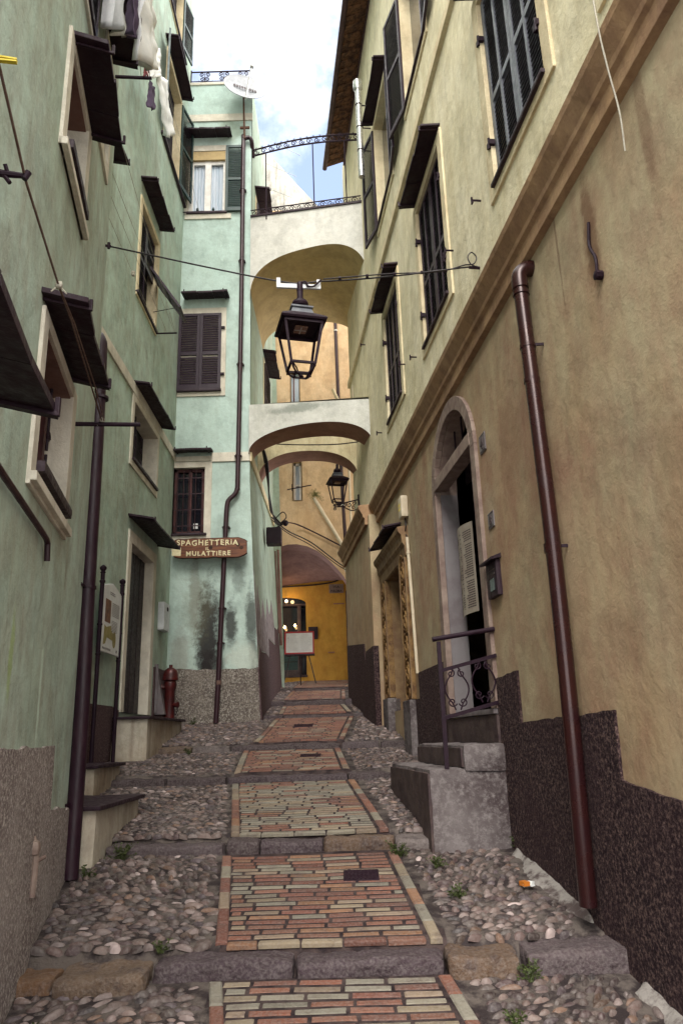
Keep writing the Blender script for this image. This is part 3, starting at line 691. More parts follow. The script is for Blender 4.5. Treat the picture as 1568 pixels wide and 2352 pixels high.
def cover(x, y, wx, wy, label):
    m = MB(); n = 5
    def pt(a, b, h): X, Y = x + a * wx / 2, y + b * wy / 2; return Vector((X, Y, zg(Y) + und(X, Y) * .5 + h))
    b = []
    m.hexa([pt(-1, -1, -.02), pt(1, -1, -.02), pt(1, 1, -.02), pt(-1, 1, -.02), pt(-1, -1, .014), pt(1, -1, .014), pt(1, 1, .014), pt(-1, 1, .014)])
    for i in range(9):
        a = -1 + 2 * (i + .5) / 9
        m.hexa([pt(a - .05, -.85, .014), pt(a + .05, -.85, .014), pt(a + .05, .85, .014), pt(a - .05, .85, .014), pt(a - .05, -.85, .019), pt(a + .05, -.85, .019), pt(a + .05, .85, .019), pt(a - .05, .85, .019)])
    return tag(m.build('drain_cover', 'iron', bevel=.002), label, 'drain cover', 'iron covers let into the brick path')
cover(.06, 5.82, .25, .20, 'largest dark iron drain cover, square, in the nearest full stretch of brick path')
cover(-.48, 9.85, .26, .22, 'dark iron drain cover in the short red brick stretch above the third step')
cover(-.70, 12.2, .3, .3, 'smallest dark drain cover, in the red brick stretch in front of the narrow passage')

# ================================================================ OCHRE HOUSE (right)
och = thing('ochre_house', tuple(RW(5, 0, zg(5))), 'long ochre plaster house along the right side with dark roughcast base and shuttered windows', 'house')
DH = (6.61, 8.02, .19, 3.22); D2 = (10.2, 11.35, .33, 2.26)
m = MB(); gridwall(m, RW, 1.3, 15.3, -3, 3.6, [DH, D2], 4)
# spandrels round the arched head
def arch_pts(c, rx_, z0, rz, n=14, a0=0, a1=math.pi): return [(c + rx_ * math.cos(a0 + (a1 - a0) * i / n), z0 + rz * math.sin(a0 + (a1 - a0) * i / n)) for i in range(n + 1)]
cx, rxi, zs, rzi = (DH[0] + DH[1]) / 2, (DH[1] - DH[0]) / 2, 2.55, .64
ap = arch_pts(cx, rxi, zs, rzi)
for (p, q) in zip(ap, ap[1:]): m.quad(RW(p[0], 0, p[1]), RW(q[0], 0, q[1]), RW(q[0], 0, DH[3]), RW(p[0], 0, DH[3]))
m.build('wall', 'ochre', och)
SP = 11.95
m = MB(); m.box(RW, SP, 15.32, -.1, .17, -.5, 3.5); m.build('wall', 'ochre', och, label='projecting far end of the ground-floor wall')
WINS = {'A': (4.19, 5.32, 4.43, 6.42), 'B': (6.92, 8.08, 4.43, 6.32), 'C': (9.5, 10.62, 4.54, 6.34), 'D': (7.12, 8.2, 8.14, 10.15), 'E': (9.4, 10.6, 8.06, 10.05), 'O': (2.1, 3.3, 4.16, 6.2)}
m = MB(); gridwall(m, RW, 1.3, 14.9, 3.6, 13.0, list(WINS.values()), 4); m.build('wall', 'cream', och, label='pale upper wall above the cornice')
prof = [(-.02, 3.34), (.05, 3.36), (.05, 3.47), (.08, 3.49), (.085, 3.53), (.145, 3.63), (.155, 3.68), (.12, 3.70), (-.02, 3.73)]
m = MB(); m.sweep(RW, prof, 1.3, SP + .12); m.sweep(RW, [(d + .17, z) for d, z in prof[1:-1]] + [(-.02, 3.73), (-.02, 3.36)], SP + .125, 15.36); m.build('cornice', 'cornice', och, bevel=.004)
m = MB(); m.sweep(RW, [(-.02, 7.22), (.05, 7.24), (.05, 7.36), (-.02, 7.38)], 1.3, 14.92); m.build('string_course', 'trim', och, bevel=.004)
# stepped roughcast base
m = MB()
base = [(1.3, -3.5), (1.3, -.7), (2.2, -.7), (2.2, -.52), (3.2, -.52), (3.2, -.42), (4.42, -.27), (4.40, .10), (5.95, .06), (5.94, .45), (6.48, .43), (6.48, -3.5)]
m.prism(RW, jag(base), -.05, .018)
m.prism(RW, [(8.15, -2), (8.15, .74), (9.52, .73), (9.5, .42), (9.75, .42), (9.75, -2)], -.05, .02)
m.build('base', 'base_dark', och)
m = MB(); m.box(RW, 9.752, 10.2, -.1, .10, -1, .42); m.build('base', 'stair_rough', och, bevel=.01); m = MB(); m.box(RW, 11.35, 11.78, -.1, .10, -1, .52); m.build('base', 'stair_rough', och, bevel=.01)
m = MB(); m.prism(RW, [(SP - .015, -1), (SP - .015, 1.35), (12.75, 1.35), (12.9, 1.2), (12.95, 1.5), (15.34, 1.75), (15.34, -1)], .1, .188); m.build('base', 'base_dark', och)

def rw_window(key, closed=True, label=None, can=True, greyed=False):
    a0, a1, z0, z1 = WINS[key]
    w_ = surround(RW, a0, a1, z0, z1, .14, .14, .12, .10, .14, .022, 'trim', och, label=label)
    sill(RW, a0 - .02, a1 + .02, z0 + .015, .055, w_, .04, d0=-.1)
    if closed:
        mid = (a0 + a1) / 2; mt = 'shutter_grey' if greyed else 'shutter'
        leaf(RW, a0 + .01, mid - .004, z0 + .03, z1 - .01, -.05, w_, mt, vbar=True, rails=(.42,)); leaf(RW, mid + .004, a1 - .01, z0 + .03, z1 - .01, -.05, w_, mt, vbar=True, rails=(.42,))
        for zz in (z0 + .4, z1 - .45):
            for aa in (a0, a1):
                m = MB(); m.box(RW, aa - .03, aa + .05, -.01, .04, zz, zz + .05); m.tube([RW(aa, .035, zz - .03), RW(aa, .035, zz + .08)], .012, 6); m.build('hinge', 'iron', w_)
    backpanel(RW, a0, a1, z0, z1, -.13, w_)
    if can: canopy(RW, a0 - .12, a1 + .10, z1 + .17, .21, och)
    return w_
rw_window('A', label='largest shuttered window with greyed paint, nearest on the first floor', greyed=True)
rw_window('B', label='middle shuttered window on the first floor'); rw_window('C', label='farthest shuttered window on the first floor')
wD = rw_window('D', False, 'second-floor window with both shutters thrown open, nearer one', can=False); wE = rw_window('E', False, 'second-floor window with open shutters under a slate canopy')
wO = rw_window('O', True, 'shuttered window mostly out of the picture at the top', can=False)
def open_leaf(fr, a, z0, z1, ang, wd, parent, side, mat='shutter', rails=(.5,)):
    """a leaf hinged at a; ang from the wall plane, side -1: leaf swings towards -a"""
    o = fr(a, .03, 0); u = fr.u * side * math.cos(ang) + fr.n * math.sin(ang); n_ = fr.n * math.cos(ang) - fr.u * side * math.sin(ang)
    f = Fr(o, u, n_); return leaf(f, 0, wd, z0, z1, -.015, parent, mat, rails=rails)
for w_, k in ((wD, 'D'), (wE, 'E')):
    a0, a1, z0, z1 = WINS[k]
    open_leaf(RW, a1 + .03, z0 - .02, z1, R(11 if k == 'D' else 12), .55, w_, 1); open_leaf(RW, a0 - .03, z0 - .02, z1, R(6), .56, w_, -1)
for (a, z) in ((5.75, 4.62), (3.95, 4.95), (8.6, 4.58), (6.7, 4.78), (11.3, 4.68), (9.3, 4.85), (12.6, 7.0)):
    m = MB(); m.tube([RW(a, 0, z), RW(a, .09, z)], .010, 6); m.tube([RW(a, .085, z - .035), RW(a, .085, z + .03)], .010, 6); m.box(RW, a - .03, a + .005, .08, .095, z - .045, z - .03)
    m.build('shutter_catch', 'iron', och)

# arched door no. 8
ring_o = arch_pts(cx, rxi + .14, zs, rzi + .14, 20); ring_i = arch_pts(cx, rxi, zs, rzi, 20)
door = MB(); 
for (p, q, r_, s_) in zip(ring_o, ring_o[1:], ring_i[1:], ring_i):
    door.hexa([RW(p[0], -.03, p[1]), RW(q[0], -.03, q[1]), RW(r_[0], -.03, r_[1]), RW(s_[0], -.03, s_[1]), RW(p[0], .035, p[1]), RW(q[0], .035, q[1]), RW(r_[0], .035, r_[1]), RW(s_[0], .035, s_[1])])
door.box(RW, DH[0] - .14, DH[0], -.03, .035, .19, zs); door.box(RW, DH[1], DH[1] + .14, -.03, .035, .19, zs)
dr = door.build('door', 'stone', och, bevel=.006, label='arched stone doorway with dark open interior')
m = MB(); m.box(RW, DH[1], DH[1] + .02, -.22, -.03, .19, zs); m.build('jamb', 'stone_lit', dr)
m = MB(); m.box(RW, DH[0] - .02, DH[0], -.22, -.03, .19, zs)
for (p, q) in zip(ap, ap[1:]): m.quad(RW(p[0], -.22, p[1]), RW(q[0], -.22, q[1]), RW(q[0], -.03, q[1]), RW(p[0], -.03, p[1]))
m.build('jamb', 'stone', dr)
m = MB(); m.rbox(RW, DH[0] - .02, DH[1] + .02, -.10, .045, zs + .03, zs + .16, .008, .12, .004); m.build('transom', 'stone', dr, smooth=True)
m = MB(); m.quad(RW(DH[0], -.33, zs + .1), RW(DH[1], -.33, zs + .1), RW(DH[1], -.33, 3.25), RW(DH[0], -.33, 3.25))
m.box(RW, DH[0], cx - .1, -.34, -.29, .19, zs + .1); m.box(RW, cx + .1, DH[1], -.75, -.70, .19, zs + .1)
for z in (.5, 1.2, 1.9): m.box(RW, DH[0] + .12, cx - .1, -.29, -.275, z, z + .5)
m.build('door_leaf', 'wood_door', dr, bevel=.003)
m = MB(); m.box(RW, DH[0] - .1, DH[1] + .1, -2.0, -1.9, .1, 3.3); m.build('interior', 'void', dr)
m = MB()
for k in range(5): aa = DH[0] + (DH[1] - DH[0]) * (k + .5) / 5; m.tube([RW(aa, -.12, zs + .16), RW(aa, -.12, zs + rzi * math.sqrt(max(.05, 1 - ((aa - cx) / rxi) ** 2)))], .010, 6)
m.build('grille', 'iron', dr)
m = MB(); m.rbox(RW, DH[0] - .13, DH[1] + .10, -.4, .06, .145, .19, .008, .1, .003); m.build('threshold', 'stone_lit', dr, smooth=True)
m = MB(); m.rbox(RW, DH[0] - .15, DH[1] + .1, -.1, .045, -.09, .143, .012, .06, .006); m.build('riser', 'stair_dark', dr, smooth=True)
# menu poster on the door
pz = Fr(RW(7.2, -.20, 0), RW.u, RW.n)
m = MB(); A, B = [], []
for k in range(13): t = k / 12; A.append(pz(.12 + t * .56, .05 + .05 * math.sin(t * math.pi), 1.14)); B.append(pz(.12 + t * .56, .05 + .05 * math.sin(t * math.pi), 2.05 + .03 * t))
m.strip(A, B); pos = m.build('menu_poster', 'poster', None, fix=False)
sm = pos.modifiers.new('thick', 'SOLIDIFY'); sm.thickness = .003
tag(pos, 'tall curling cream menu poster with dark rows, hung inside the arched doorway', 'poster')
m = MB(); random.seed(3)
for r_ in range(34):
    z = 1.97 - r_ * .0235
    if r_ in (5, 21): continue
    for (t0, t1) in ((.06, .40), (.48, .62), (.68, .92)):
        if t0 > .45 and random.random() < .35: continue
        t1 = t1 - random.uniform(0, .12); n = 4
        for q in range(n):
            ta, tb = t0 + (t1 - t0) * q / n, t0 + (t1 - t0) * (q + .9) / n
            P = lambda t, zz: pz(.12 + t * .56, .055 + .05 * math.sin(t * math.pi), zz)
            m.quad(P(ta, z), P(tb, z), P(tb, z + .011), P(ta, z + .011))
m.build('print', 'ink', pos, fix=False)

# stairs to the door
m = MB()
m.rbox(RW, 6.42, 8.2, -.02, .64, -1.0, -.27, .02, .05, .010, 5, seed=3); m.rbox(RW, 6.40, 8.15, -.02, .36, -.30, -.092, .025, .05, .014, 5, seed=4)
st_ = m.build('door_stairs', 'stair_rough', None, smooth=True); tag(st_, 'grey rendered stone stairs climbing to the arched doorway', 'stairs')
m = MB(); m.rbox(RW, 6.43, 8.19, .62, .655, -.95, -.30, .008, .06, .006, 5, seed=5); m.rbox(RW, 6.43, 8.14, .34, .375, -.265, -.115, .008, .06, .006, 5, seed=6); m.build('riser', 'stair_dark', st_, smooth=True)

# stair railing
rl = thing('stair_railing', tuple(RW(6.45, .49, -.42)), 'dark iron handrail with scrolls beside the arched doorway stairs', 'railing')
SF = Fr(RW(6.45, 0, 0), RW.n, -RW.u)      # a = distance out of the wall
m = MB(); m.bar(SF(.49, 0, -.45), SF(.49, 0, .74), .034, .034); m.build('post', 'iron', rl)
m = MB(); m.tube([SF(.54, 0, .76), SF(.0, 0, .84)], .021, 10); m.build('handrail', 'iron', rl, smooth=True)
m = MB(); m.bar(SF(.49, 0, .50), SF(0, 0, .62), .014, .03); m.bar(SF(.49, 0, .12), SF(0, 0, .24), .014, .03); m.build('rail', 'iron', rl)
m = MB()
for a in (.36, .13):
    zb = .14 + (.49 - a) * .245
    for fl in (-1, 1):
        pts = [SF(a + fl * .10 * math.sin(t * math.pi), 0, zb + .02 + t * .32) for t in [i / 14 for i in range(15)]]
        m.tube([SF(a + fl * .02, 0, zb + .01)] + pts[2:-2] + [SF(a + fl * .02, 0, zb + .36)], .007, 6)
        m.tube(spiral(SF, a + fl * .045, zb + .075, 0, .04, 1.2, R(200), fl), .006, 6); m.tube(spiral(SF, a + fl * .045, zb + .305, 0, .035, 1.2, R(100), fl), .006, 6)
m.build('scrollwork', 'iron', rl, smooth=True)

# carved doorway
dw = MB(); dw.sweep(RW, [(-.05, 2.26), (.05, 2.27), (.06, 2.4), (.09, 2.45), (.10, 2.55), (.14, 2.6), (.15, 2.66), (-.05, 2.7)], 9.72, 11.82)
d2 = dw.build('door', 'ochre_stone', och, bevel=.004, label='far doorway with moulded lintel and carved side panel')
def carved_panel(a0, a1, z0, z1, parent):
    m = MB(); m.box(RW, a0, a1, -.03, .05, z0, z1); n = MB(); n.box(RW, a0, a0 + .035, .05, .065, z0, z1); n.box(RW, a1 - .035, a1, .05, .065, z0, z1)
    p = m.build('pilaster', 'carved', parent); n.build('moulding', 'ochre_stone', parent, bevel=.003)
    m = MB(); k = 0; z = z0 + .1; ac = (a0 + a1) / 2; hw = (a1 - a0) / 2 - .05
    while z < z1 - .06:
        fl = 1 if k % 2 else -1
        m.tube(spiral(RW, ac, z, .055, hw * .85, 1.3, R(90), fl), [.020 * (1 - .6 * i / 18) for i in range(19)], 6)
        m.tube([RW(ac - fl * hw * .7, .055, z - .05), RW(ac, .065, z + .05), RW(ac + fl * hw * .7, .055, z + .09)], [.008, .02, .006], 6); z += .165; k += 1
    m.build('carving', 'carved', p, smooth=True)
carved_panel(9.76, 10.2, .43, 2.26, d2); carved_panel(11.36, 11.80, .53, 2.26, d2)
m = MB(); m.box(RW, D2[1], D2[1] + .01, -.34, -.03, .3, 2.26); m.box(RW, D2[0] - .01, D2[0], -.34, -.03, .3, 2.26); m.box(RW, D2[0], D2[1], -.34, 0.04, 2.255, 2.27); m.build('jamb', 'ochre_stone', d2)
m = MB(); m.box(RW, D2[0], D2[1], -.36, -.32, .2, 2.26)
for k in range(28): m.box(RW, D2[0], D2[1], -.32, -.312, .3 + k * .07, .34 + k * .07)
m.build('door_leaf', 'wood_door', d2, bevel=.002)
canopy(RW, 10.15, 11.6, 2.83, .24, och, .05)

# small fixtures on the right wall, all hanging on it
def plate(a, z, w_, h_, txt, label, size):
    m = MB(); m.rbox(RW, a - w_ / 2, a + w_ / 2, 0, .012, z - h_ / 2, z + h_ / 2, .005, .03, 0); p = m.build('house_number_plate', 'stone_lit', None, smooth=False); tag(p, label, 'house number')
    fr_ = Fr(RW(a, 0, z), -RW.u, RW.n); text_mb(txt, fr_, 0, -size * .36, .015, size, 'ink', p, bold=.004)
    n = MB(); n.m = 0
    for (x0, x1, z0_, z1_) in ((-w_ / 2 + .012, w_ / 2 - .012, h_ / 2 - .016, h_ / 2 - .012), (-w_ / 2 + .012, w_ / 2 - .012, -h_ / 2 + .012, -h_ / 2 + .016)): n.box(fr_, x0, x1, .011, .0135, z0_, z1_)
    n.build('border', 'ink', p)
plate(6.30, 2.48, .17, .17, '4', 'rounded marble number plate reading 4 beside the arch of the doorway', .14)
plate(6.25, 1.75, .16, .14, '8', 'small marble number plate reading 8 above the mailbox', .11)
mb_ = MB(); mb_.rbox(RW, 6.13, 6.40, 0, .045, 1.08, 1.38, .006, .05, 0); mbx = mb_.build('mailbox', 'slate_edge', None); tag(mbx, 'small dark metal mailbox with hood on the wall right of the doorway', 'mailbox')
m = MB(); m.hexa([RW(6.10, -.01, 1.39), RW(6.43, -.01, 1.39), RW(6.43, .09, 1.37), RW(6.10, .09, 1.37), RW(6.10, -.01, 1.43), RW(6.43, -.01, 1.43), RW(6.43, .09, 1.39), RW(6.10, .09, 1.39)]); m.build('hood', 'slate', mbx)
m = MB(); m.box(RW, 6.18, 6.30, .045, .050, 1.13, 1.23); m.build('label_window', 'glass', mbx)
m = MB(); m.box(RW, 6.17, 6.36, .045, .049, 1.30, 1.31); m.box(RW, 6.17, 6.26, .045, .049, 1.26, 1.275); m.build('slot', 'ink', mbx)
ab = MB(); ab.rbox(RW, 9.62, 9.84, 0, .10, 2.78, 3.08, .02, .04, 0); al = ab.build('alarm_box', 'cream_plastic', None, smooth=True); tag(al, 'cream plastic box with yellow marks high on the right wall above the white conduit', 'alarm box')
m = MB()
for (x, z) in ((9.70, 2.96), (9.76, 2.96), (9.70, 2.90), (9.76, 2.90)): m.box(Fr(RW(x, 0, z), RW.u, RW.n), -.015, .015, .098, .103, -.018, .018)
m.build('marks', 'yellow_plastic', al)
m = MB(); m.tube(interp([RW(9.72, .03, 2.78), RW(9.66, .04, 2.66), RW(9.74, .035, 2.58), RW(9.64, .03, 2.5)], 5), .008, 6); m.build('cable', 'cable', al)
m = MB(); m.tube([RW(9.66, .03, 2.5), RW(9.50, .03, .72)], .022, 10); m.tube([RW(9.64, .03, 2.30), RW(9.638, .03, 2.27)], .028, 10); cd_ = m.build('conduit_pipe', 'cream_plastic', None, smooth=True); tag(cd_, 'straight cream plastic conduit running down the wall beside the carved doorway', 'conduit')
m = MB(); m.tube(interp([RW(3.9, .015, 2.95), RW(3.92, .02, 2.8), RW(3.87, .02, 2.68), RW(3.86, .03, 2.56)], 4), [.010] * 13, 6); m.lathe(RW(3.855, .0, 2.55), [(.004, 0), (.028, .005), (.030, .045), (.01, .05)], 8, RW.n)
o = m.build('anchor_rod', 'iron', None); tag(o, 'rusty iron rod with knob stuck in the upper ochre wall right of the copper pipe', 'anchor')
m = MB(); m.tube(interp([RW(3.18, .19, 4.6), RW(3.2, .18, 3.75), RW(3.24, .14, 3.45), RW(3.26, .10, 3.15), RW(3.30, .08, 2.93)], 6), .0048, 6); o = m.build('loose_cable', 'cord_pale', None, smooth=True); tag(o, 'white cable dangling over the cornice at the top right', 'cable')

# copper downpipe
EL = [RW(4.83, -.06, 3.265), RW(4.83, .0, 3.27), RW(4.835, .05, 3.26), RW(4.84, .09, 3.22), RW(4.84, .10, 3.16), RW(4.84, .10, 3.10)]
P = [RW(4.84, .10, 3.14), RW(4.84, .10, 3.05), RW(4.80, .10, 1.9), RW(4.78, .10, 1.1), RW(4.80, .10, .2), RW(4.86, .10, -.98)]
root = thing('drainpipe', tuple(P[-1]), 'shiny copper-brown downpipe on the right ochre wall', 'drainpipe')
m = MB(); m.tube(interp(P, 6), .052, 20); m.build('pipe', 'copper', root, smooth=True)
m = MB(); m.tube(interp(EL, 5), .060, 20); m.build('elbow', 'copper', root, smooth=True)
for a, z, r_ in ((4.84, 3.06, .06), (4.825, 2.62, .057), (4.82, 2.35, .057), (4.79, 1.15, .057), (4.79, 1.12, .057)):
    m = MB(); c = RW(a, .10, z); m.tube([c - Vector((0, 0, .014)), c + Vector((0, 0, .014))], r_, 20); m.build('collar', 'copper', root, smooth=True)
m = MB()
for z in (2.62, 1.15): m.bar(RW(4.80, .1, z), RW(4.78, -.02, z), .012, .02)
m.build('bracket', 'iron', root)

# eave, gutter, flue
m = MB(); m.prism(Fr(RW(0, 0, 0), RW.n, RW.u), [(-.3, 12.95), (.42, 12.62), (.42, 12.70), (-.3, 13.2)], 4, 14.45)
ev = m.build('roof', 'tile', och)
m = MB(); k = 4.0
while k < 14.4:
    m.hexa([RW(k, -.1, 12.86), RW(k + .09, -.1, 12.86), RW(k + .09, .40, 12.60), RW(k, .40, 12.60), RW(k, -.1, 12.93), RW(k + .09, -.1, 12.93), RW(k + .09, .40, 12.67), RW(k, .40, 12.67)]); k += .19
m.build('eave_tile', 'tile', ev)
m = MB(); m.tube([RW(4, .46, 12.62), RW(14.5, .46, 12.62)], .055, 10); m.build('gutter', 'gutter', ev, smooth=True)
m = MB(); m.box(RW, 4, 14.5, -.02, .03, 12.74, 12.85); m.build('fascia', 'gutter', ev)
fl_ = thing('flue_pipe', tuple(RW(10.9, .19, 9.4)), 'bare steel flue pipe beside the upper window of the right house', 'flue')
m = MB(); m.tube([RW(10.95, .20, 9.35), RW(10.95, .20, 11.32)], .055, 14); m.build('pipe', 'zinc', fl_, smooth=True)
m = MB(); m.lathe(RW(10.95, .20, 11.24), [(.06, 0), (.085, .03), (.09, .12), (.085, .20), (.03, .21)], 16); m.build('cowl', 'zinc', fl_, smooth=True)
for z in (9.9, 10.4, 10.9): m = MB(); m.tube([RW(10.95, .2, z), RW(10.95, .2, z + .02)], .062, 14); m.bar(RW(10.95, .2, z + .01), RW(10.95, -.02, z + .01), .015, .015); m.build('clamp', 'iron', fl_)

# ================================================================ GREEN HOUSE, near left
gh = thing('green_house', tuple(L1(-.2, 0, -.9)), 'streaky grey-green plaster house at the left edge, nearest the viewer', 'house')
HW = {'1': (-2.12, -1.42, 3.66, 4.42), '3': (-2.12, -1.18, 1.46, 2.34), 'U': (-.86, -.45, 4.93, 5.9), 'V': (-1.95, -1.45, 5.2, 6.4), '2': (-4.2, -3.45, .2, 1.15)}
m = MB(); gridwall(m, L1, -5.3, 0, -3.5, 8.0, list(HW.values()), .85); m.build('wall', 'green', gh)
m = MB(); m.prism(L1, jag([(-5.3, -4), (-5.3, -.02), (-2.04, -.01), (-.86, 0), (-.84, -.4), (.02, -.45), (.02, -4)], .022), -.05, .022); m.build('base', 'base_grey', gh)
def gh_window(k, mt='trim_white', dep=.26, reveal=True, label=None, ms=(.12, .12, .08, .12)):
    a0, a1, z0, z1 = HW[k]
    w_ = surround(L1, a0, a1, z0, z1, *ms, dep, .022, mt, gh, label=label); backpanel(L1, a0, a1, z0, z1, -dep + .01, w_, 'void')
    m = MB(); m.box(L1, a0, a1, -dep + .02, -.0, z1 - .012, z1 - .002); m.build('lintel_soffit', 'reveal_brown', w_)
    return w_
w1 = gh_window('1', label='deep window under the upper slate canopy of the near green house', ms=(.12, .14, .08, .10)); w3 = gh_window('3', label='lower deep window of the near green house', ms=(.12, .14, .08, .12))
sill(L1, HW['1'][0], HW['1'][1] + .02, 3.71, .07, w1, .07, d0=-.24); sill(L1, HW['3'][0], HW['3'][1] + .02, 1.52, .07, w3, .07, d0=-.24)
for (k_, w_) in (('1', w1), ('3', w3)): m = MB(); m.box(L1, HW[k_][0] - .12, HW[k_][1] + .14, .0, .055, HW[k_][2] - .10, HW[k_][2] - .045); m.build('apron', 'trim_white', w_, bevel=.004)
m = MB(); a0, a1, z0, z1 = HW['3']
m.box(L1, a0, a0 + .06, -.2, -.15, z0, z1); m.box(L1, a0 + .28, a0 + .34, -.2, -.15, z0, z1); m.box(L1, a0, a1, -.2, -.15, z1 - .06, z1); m.box(L1, a1 - .07, a1, -.21, -.14, z0, z1)
m.build('frame', 'brown_frame', w3)
m = MB()
for z in (1.7, 1.98, 2.2): m.tube(spiral(L1, -1.30, z, -.10, .045, 1.2, 0, 1), .01, 6); m.tube([L1(-1.32, -.10, z - .1), L1(-1.32, -.10, z + .15)], .01, 6)
m.build('grille', 'iron', w3, smooth=True)
leaf(L1, HW['1'][0] + .02, HW['1'][1] - .02, 3.7, 4.4, -.24, w1)
wu = gh_window('U', ms=(.08, .08, .08, .12)); leaf(L1, -.85, -.46, 4.95, 5.88, -.12, wu); wv = gh_window('V', ms=(.05, .08, .08, .06)); leaf(L1, -1.94, -1.46, 5.22, 6.38, .0, wv)
w2_ = gh_window('2'); leaf(L1, -4.18, -3.47, .22, 1.13, -.1, w2_)
canopy(L1, -2.18, -1.24, 4.50, .25, gh, .05, .035); canopy(L1, -2.30, -1.15, 2.47, .25, gh, .05, .035); canopy(L1, -4.75, -3.34, 1.31, .35, gh, .07, .04)
canopy(L1, -1.25, -.45, 6.1, .22, gh)
# pole at wall, clothes bar
m = MB(); m.tube([L1(-3.1, .03, 1.20), L1(-1.74, .03, 1.17), L1(-1.69, .03, 1.15), L1(-1.66, .03, 1.05)], .018, 8); o = m.build('wall_pipe', 'iron_brown', None, smooth=True); tag(o, 'thin brown pipe along the near green wall below its lower window', 'pipe')
bar = MB(); bar.tube([L1(-1.03, -.04, 2.20), L1(-1.03, .47, 2.22)], .017, 8); cb = bar.build('clothesline_bar', 'iron', None, smooth=True); tag(cb, 'dark iron bar sticking out of the near green wall, a cord tied round it', 'clothesline bar')
cr_ = thing('clothesline', tuple(L1(-1.03, .21, 2.2)), 'long brown cord knotted to an iron bar, slanting up past the left wall windows', 'clothesline')
m = MB(); m.tube([L1(-1.03, .2, 2.235), L1(-2.42, .2, 2.22), L1(-2.82, .2, 2.185), L1(-3.57, .2, 2.17), L1(-3.95, .2, 2.24), L1(-4.6, .2, 2.35)], .0055, 6)
m.tube([L1(-1.03, .215, 2.235), L1(-1.6, .225, 2.225), L1(-2.42, .215, 2.21), L1(-2.82, .2, 2.185)], .0045, 6); m.build('cord', 'cord', cr_, smooth=True)
for (s_, z_) in ((-1.03, 2.24), (-2.82, 2.185)):
    m = MB(); m.rbox(L1, s_ - .016, s_ + .016, .185, .22, z_ - .02, z_ + .018, .012, .012, .006, 40); m.tube([L1(s_, .2, z_), L1(s_ + .01, .24, z_ - .04)], .004, 5); m.tube([L1(s_, .2, z_), L1(s_ - .01, .17, z_ - .045)], .004, 5); m.build('knot', 'cord_pale', cr_, smooth=True)
pg = thing('clothes_peg', tuple(L1(-4.02, .2, 2.27)), 'yellow clothes peg on the cord at the upper left edge', 'peg')
m = MB()
for q in (-.008, .008): m.hexa([L1(-4.06, .16, 2.265 + q), L1(-4.06, .26, 2.265 + q * .6), L1(-4.045, .26, 2.265 + q * .6), L1(-4.045, .16, 2.265 + q), L1(-4.06, .16, 2.273 + q), L1(-4.06, .26, 2.271 + q * .6), L1(-4.045, .26, 2.271 + q * .6), L1(-4.045, .16, 2.273 + q)])
m.build('jaw', 'yellow_plastic', pg)
m = MB(); m.tube([L1(-3.6, 0, 2.19), L1(-3.6, .12, 2.17), L1(-3.6, .21, 2.17)], [.013, .015, .010], 8); m.tube([L1(-3.6, .12, 2.17), L1(-3.6, .15, 2.13)], .009, 6); m.tube([L1(-3.6, .14, 2.17), L1(-3.62, .13, 2.20)], .009, 6); m.tube([L1(-3.6, .20, 2.155), L1(-3.6, .215, 2.19)], .013, 8)
o = m.build('cord_hook', 'iron', None, smooth=True); tag(o, 'forked dark iron hook carrying the cord at the left edge', 'hook')

# downpipe of the near green house
P = [L1(.06, -.16, 3.52), L1(.09, -.08, 3.55), L1(.05, -.02, 3.48), L1(.03, 0.0, 3.3), L1(.02, .02, 2.4), L1(.02, .03, 1.2), L1(.0, .05, .2), L1(-.02, .05, -.93)]
root = thing('drainpipe', tuple(P[-1]), 'thick dark downpipe on the corner of the near green house', 'drainpipe')
m = MB(); m.tube(interp(P, 6), .062, 18); m.build('pipe', 'iron_dark', root, smooth=True)
m = MB(); m.lathe(L1(.07, -.07, 3.5), [(.05, -.06), (.075, -.03), (.08, .02), (.06, .06)], 16, (.3, .2, 1)); m.build('elbow', 'rust', root, smooth=True)
for z in (2.9, 1.22, -.42): m = MB(); c = L1(.02, .03, z); m.tube([c - Vector((0, 0, .012)), c + Vector((0, 0, .012))], .069, 16); m.bar(c, L1(-.14, .0, z), .012, .02); m.build('collar', 'iron_dark', root)
# old pipe stub with tap on the roughcast base
m = MB(); m.tube(interp([L1(-1.3, .01, -.50), L1(-1.3, .035, -.62), L1(-1.3, .03, -.82)], 4), .02, 8); m.rbox(L1, -1.34, -1.26, .0, .055, -.60, -.52, .02, .03, .01); m.tube([L1(-1.3, .03, -.64), L1(-1.17, .06, -.63)], .013, 8)
o = m.build('water_tap', 'stone', None, smooth=True); tag(o, 'old cemented water pipe stub on the pale roughcast base at the lower left', 'pipe stub')

# ================================================================ MINT HOUSE (far left wing, wing facing the viewer, side of the passage)
mh = thing('mint_house', (-2.95, 12.9, .3), 'mint green plaster house closing the left side, with a wing facing the viewer', 'house')
HL = {'a': (10.05, 11.12, 6.66, 8.28), 'b': (10.2, 11.66, 3.96, 4.88), 'door': (10.42, 11.72, .40, 2.76), 'T': (11.2, 12.36, 10.66, 12.62), 'T2': (11.2, 12.2, 13.95, 15.3), 'k': (7.3, 8.3, 6.0, 7.5)}
m = MB(); gridwall(m, L2, 5.9, 13.25, -2, 17, list(HL.values()), 3.5); m.build('wall', 'green_far', mh)
m = MB(); m.sweep(L2, [(-.05, 16.9), (.25, 16.95), (.28, 17.15), (-.05, 17.3)], 5.9, 13.3); m.build('roof', 'trim', mh)
m = MB(); m.box(L2, 6.0, 13.02, -.02, .028, 4.98, 5.15); m.build('string_course', 'trim_white', mh, bevel=.004)
